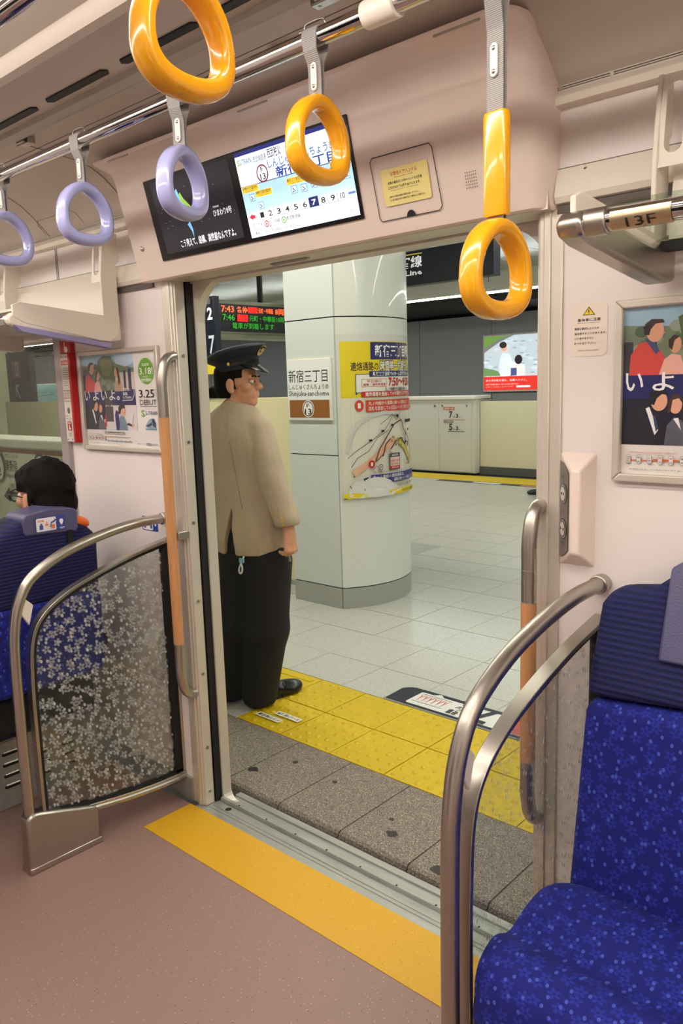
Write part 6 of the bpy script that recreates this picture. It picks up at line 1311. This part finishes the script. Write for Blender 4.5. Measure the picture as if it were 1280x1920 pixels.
# ---- seated passenger
sp = empty('person', (-2.85, 1.34, 0), 'seated passenger with thick black hair and glasses, seen from behind over the seat', 'person')
H2 = np.array((-2.690, 1.362, 1.150)); P2 = PI/2+.22
body = head_prims(H2, P2)+[cap((-2.700, 1.355, 1.08), (-2.712, 1.35, .98), .054, .058), ell((-2.78, 1.32, .85), (.20, .11, .21), P2), ell((-2.83, 1.30, .62), (.16, .12, .15), P2), cap((-2.76, 1.14, .96), (-2.76, 1.49, .96), .05),
      cap((-2.76, 1.13, .95), (-2.84, 1.10, .70), .045, .038), cap((-2.84, 1.10, .70), (-3.05, 1.19, .62), .036, .028), cap((-2.76, 1.50, .95), (-2.84, 1.52, .70), .045, .038), cap((-2.84, 1.52, .70), (-3.05, 1.42, .62), .036, .028),
      cap((-2.85, 1.22, .58), (-3.24, 1.19, .57), .08, .058), cap((-3.24, 1.19, .57), (-3.20, 1.18, .10), .056, .038), cap((-2.85, 1.40, .58), (-3.24, 1.41, .57), .08, .058), cap((-3.24, 1.41, .57), (-3.20, 1.41, .10), .056, .038), cap((-3.20, 1.18, .06), (-3.36, 1.17, .04), .036, .028), cap((-3.20, 1.41, .06), (-3.36, 1.42, .04), .036, .028)]
def lap_hand(W, s):
    out = [cap(W, W+(-.07, s*.02, -.005), .022, .02)]
    for k, l in enumerate((.85, 1, .95, .8)): y = (k-1.5)*.019; a = W+(-.075, s*.02+y, -.003); out += [cap(a, a+(-.035*l, 0, -.006), .0095, .009), cap(a+(-.035*l, 0, -.006), a+(-.058*l, 0, -.020), .009, .0078)]
    return out+[cap(W+(-.03, -s*-.028, 0), W+(-.085, s*.055, -.004), .011, .009)]
body += lap_hand(np.array((-3.06, 1.20, .655)), 1)+lap_hand(np.array((-3.06, 1.42, .655)), -1)
sdf_obj('body', body, M_SKIN, sp, .007, .010); eyes(H2, P2, sp)
P = lambda x, y, z: V3(H2, P2, x, y, z)
random.seed(11); hp2 = [ell(P(0, -.016, .038), (.092, .112, .096), P2), ell(P(0, -.060, -.025), (.084, .066, .072), P2), ell(P(0, .03, .070), (.072, .055, .045), P2)]
for k in range(34):
    a = random.uniform(0, 2*PI); el_ = random.uniform(-.3, 1.4); d = np.array((math.cos(a)*math.cos(el_)*.090, -.016+math.sin(a)*math.cos(el_)*.108, .034+math.sin(el_)*.094))
    if d[1] > .06 and d[2] < .05: continue
    t_ = d+np.array((random.uniform(-.02, .02), random.uniform(-.02, .02), -.035)); hp2.append(cap(P(*d), P(*t_), .011, .006))
c2, s2 = math.cos(-P2), math.sin(-P2)
def fc2(X, Y, Z):
    x, y, z = X-H2[0], Y-H2[1], Z-H2[2]; ly = s2*x+c2*y; lx = c2*x-s2*y
    return np.maximum(ly-np.where(z > .055, .084, np.where(z > .00, .05, np.where(z > -.04, .006, -.03))), (-.078-z)*1.0)
def ear2(X, Y, Z):
    x, y, z = X-H2[0], Y-H2[1], Z-H2[2]; ly = s2*x+c2*y; return np.where((ly > -.034) & (z < .022), ly+.034, -1)
sdf_obj('hair', hp2, M_HAIR, sp, .0055, .012, [fc2, ear2])
gm = MB()
for s in (-1, 1):
    gm.tube([P(s*.084, -.012, .0), P(s*.083, .04, .006), P(s*.070, .100, .008)], .0022, 6)
    gm.tube([P(s*.036+.030*math.cos(t), .104-.006*abs(math.cos(t)), .0+.021*math.sin(t)) for t in [2*PI*k/16 for k in range(17)]], .0024, 6)
gm.tube([P(-.008, .108, .004), P(.008, .108, .004)], .0022, 6); gm.build('glasses', M_BLACK, sp, smooth=180)
M_COAT = mat('coat_dark', (34, 36, 48), .8)
sdf_obj('coat', [ell((-2.775, 1.32, .86), (.225, .135, .23), P2), ell((-2.82, 1.30, .62), (.19, .15, .17), P2), cap((-2.76, 1.14, .96), (-2.76, 1.49, .96), .068), cap((-2.76, 1.12, .95), (-2.84, 1.09, .71), .062, .052), cap((-2.84, 1.09, .71), (-3.03, 1.18, .64), .050, .040), cap((-2.76, 1.51, .95), (-2.84, 1.53, .71), .058, .050), cap((-2.84, 1.53, .71), (-3.03, 1.43, .64), .048, .040), cap((-2.715, 1.35, .99), (-2.710, 1.352, 1.03), .075, .066)], M_COAT, sp, .010, .025)
sdf_obj('trousers', [cap((-2.85, 1.22, .57), (-3.24, 1.19, .57), .092, .072), cap((-3.24, 1.19, .57), (-3.20, 1.18, .12), .070, .056), cap((-2.85, 1.40, .57), (-3.24, 1.41, .57), .092, .072), cap((-3.24, 1.41, .57), (-3.20, 1.41, .12), .070, .056)], M_TROUS, sp, .012, .03)
for y in (1.175, 1.415): shoe((-3.27, y, 0), PI/2, sp)
# ---- two far people, one hidden by the conductor, one by the door jamb
def stander(c, phi, label, stride=0, hgt=1.0, coat=(40, 42, 52)):
    e = empty('person', c, label, 'person'); c = np.array(c, float); P = lambda x, y, z: V3(c, phi, x, y, z*hgt)
    Hh = P(0, .01, 1.50); st = stride
    def leg(s, f): return [cap(P(s*.09, 0, .88), P(s*.09, f*.6+.03*abs(st), .48), .085, .058), cap(P(s*.09, f*.6+.03*abs(st), .48), P(s*.09, f, .09), .055, .038), cap(P(s*.09, f, .06), P(s*.09, f+.17, .035), .036, .028)]
    b = head_prims(Hh, phi)+[cap(P(0, 0, 1.34), P(0, .005, 1.42), .055, .05), ell(P(0, 0, 1.18), (.18, .11, .22), phi), ell(P(0, 0, .92), (.16, .11, .15), phi), cap(P(-.17, 0, 1.30), P(.17, 0, 1.30), .05)]+leg(-1, -st)+leg(1, st)
    for s in (-1, 1):
        w_ = P(s*.25, .06-s*st*.4, .84); b += [cap(P(s*.19, 0, 1.29), P(s*.245, -.02, 1.06), .046, .038), cap(P(s*.245, -.02, 1.06), w_, .036, .028)]+hand(w_, phi, s)
    sdf_obj('body', b, M_SKIN, e, .010, .012); hair_obj(Hh, phi, e, -.07, .012); eyes(Hh, phi, e)
    k = [ell(P(0, 0, 1.18), (.205, .135, .24), phi), ell(P(0, 0, .92), (.19, .14, .20), phi), cap(P(-.17, 0, 1.30), P(.17, 0, 1.30), .064)]
    for s in (-1, 1): w_ = P(s*.248, .05-s*st*.36, .88); k += [cap(P(s*.19, 0, 1.29), P(s*.245, -.02, 1.06), .06, .052), cap(P(s*.245, -.02, 1.06), w_, .05, .042)]
    sdf_obj('coat', k, mat('coat_%d' % coat[0], coat, .8), e, .014, .03, [lambda X, Y, Z: c[2]+.74*hgt-Z])
    tz = []
    for s, f in ((-1, -st), (1, st)): tz += [cap(P(s*.09, 0, .86), P(s*.09, f*.6+.03*abs(st), .48), .10, .078), cap(P(s*.09, f*.6+.03*abs(st), .48), P(s*.09, f, .10), .075, .062)]
    sdf_obj('trousers', tz, M_TROUS, e, .014, .03)
    for s, f in ((-1, -st), (1, st)): q = P(s*.09, f+.07, 0); shoe((q[0], q[1], c[2]), phi, e)
stander((-7.52, 6.05, ZP), .6, 'dark-haired person in a dark coat far behind the conductor', 0, .955, (40, 42, 52))
stander((-4.60, 9.42, ZP), PI/2, 'walking person almost wholly hidden by the right door jamb, shoe tip showing', .44, 1.0, (60, 52, 50))
# near-left platform sign, a sliver beside the jamb
vs_ = MB().box(-6.08, -4.985, 4.05, 4.11, 1.62, 2.22).build('track_sign', M_NAVY, None, bevel=.003); tag(vs_, 'dark hanging platform sign with white number 2, a sliver behind the left jamb', 'sign')
p = Print(plane_fn((-6.08, 4.048, 1.62), (1.095, 0, 0), (0, 0, .60), (0, -1, 0)), .001, emit=.3); p.text('2', .925, .70, .985, .86, (236, 236, 236), .03); p.rect(.92, .90, .97, .97, (90, 92, 96)); p.text('7', .93, .26, .995, .50, (200, 206, 210), .01); p.rect(.90, 0, 1, .14, (210, 190, 40)); p.text('のりば', .55, .70, .88, .86, (236, 236, 236)); p.build('print', vs_)
for x in (-5.9, -5.2): MB().tube([(x, 4.08, 2.22), (x, 4.08, 3.03)], .015, 8).build('hanger', M_BLACK, vs_)
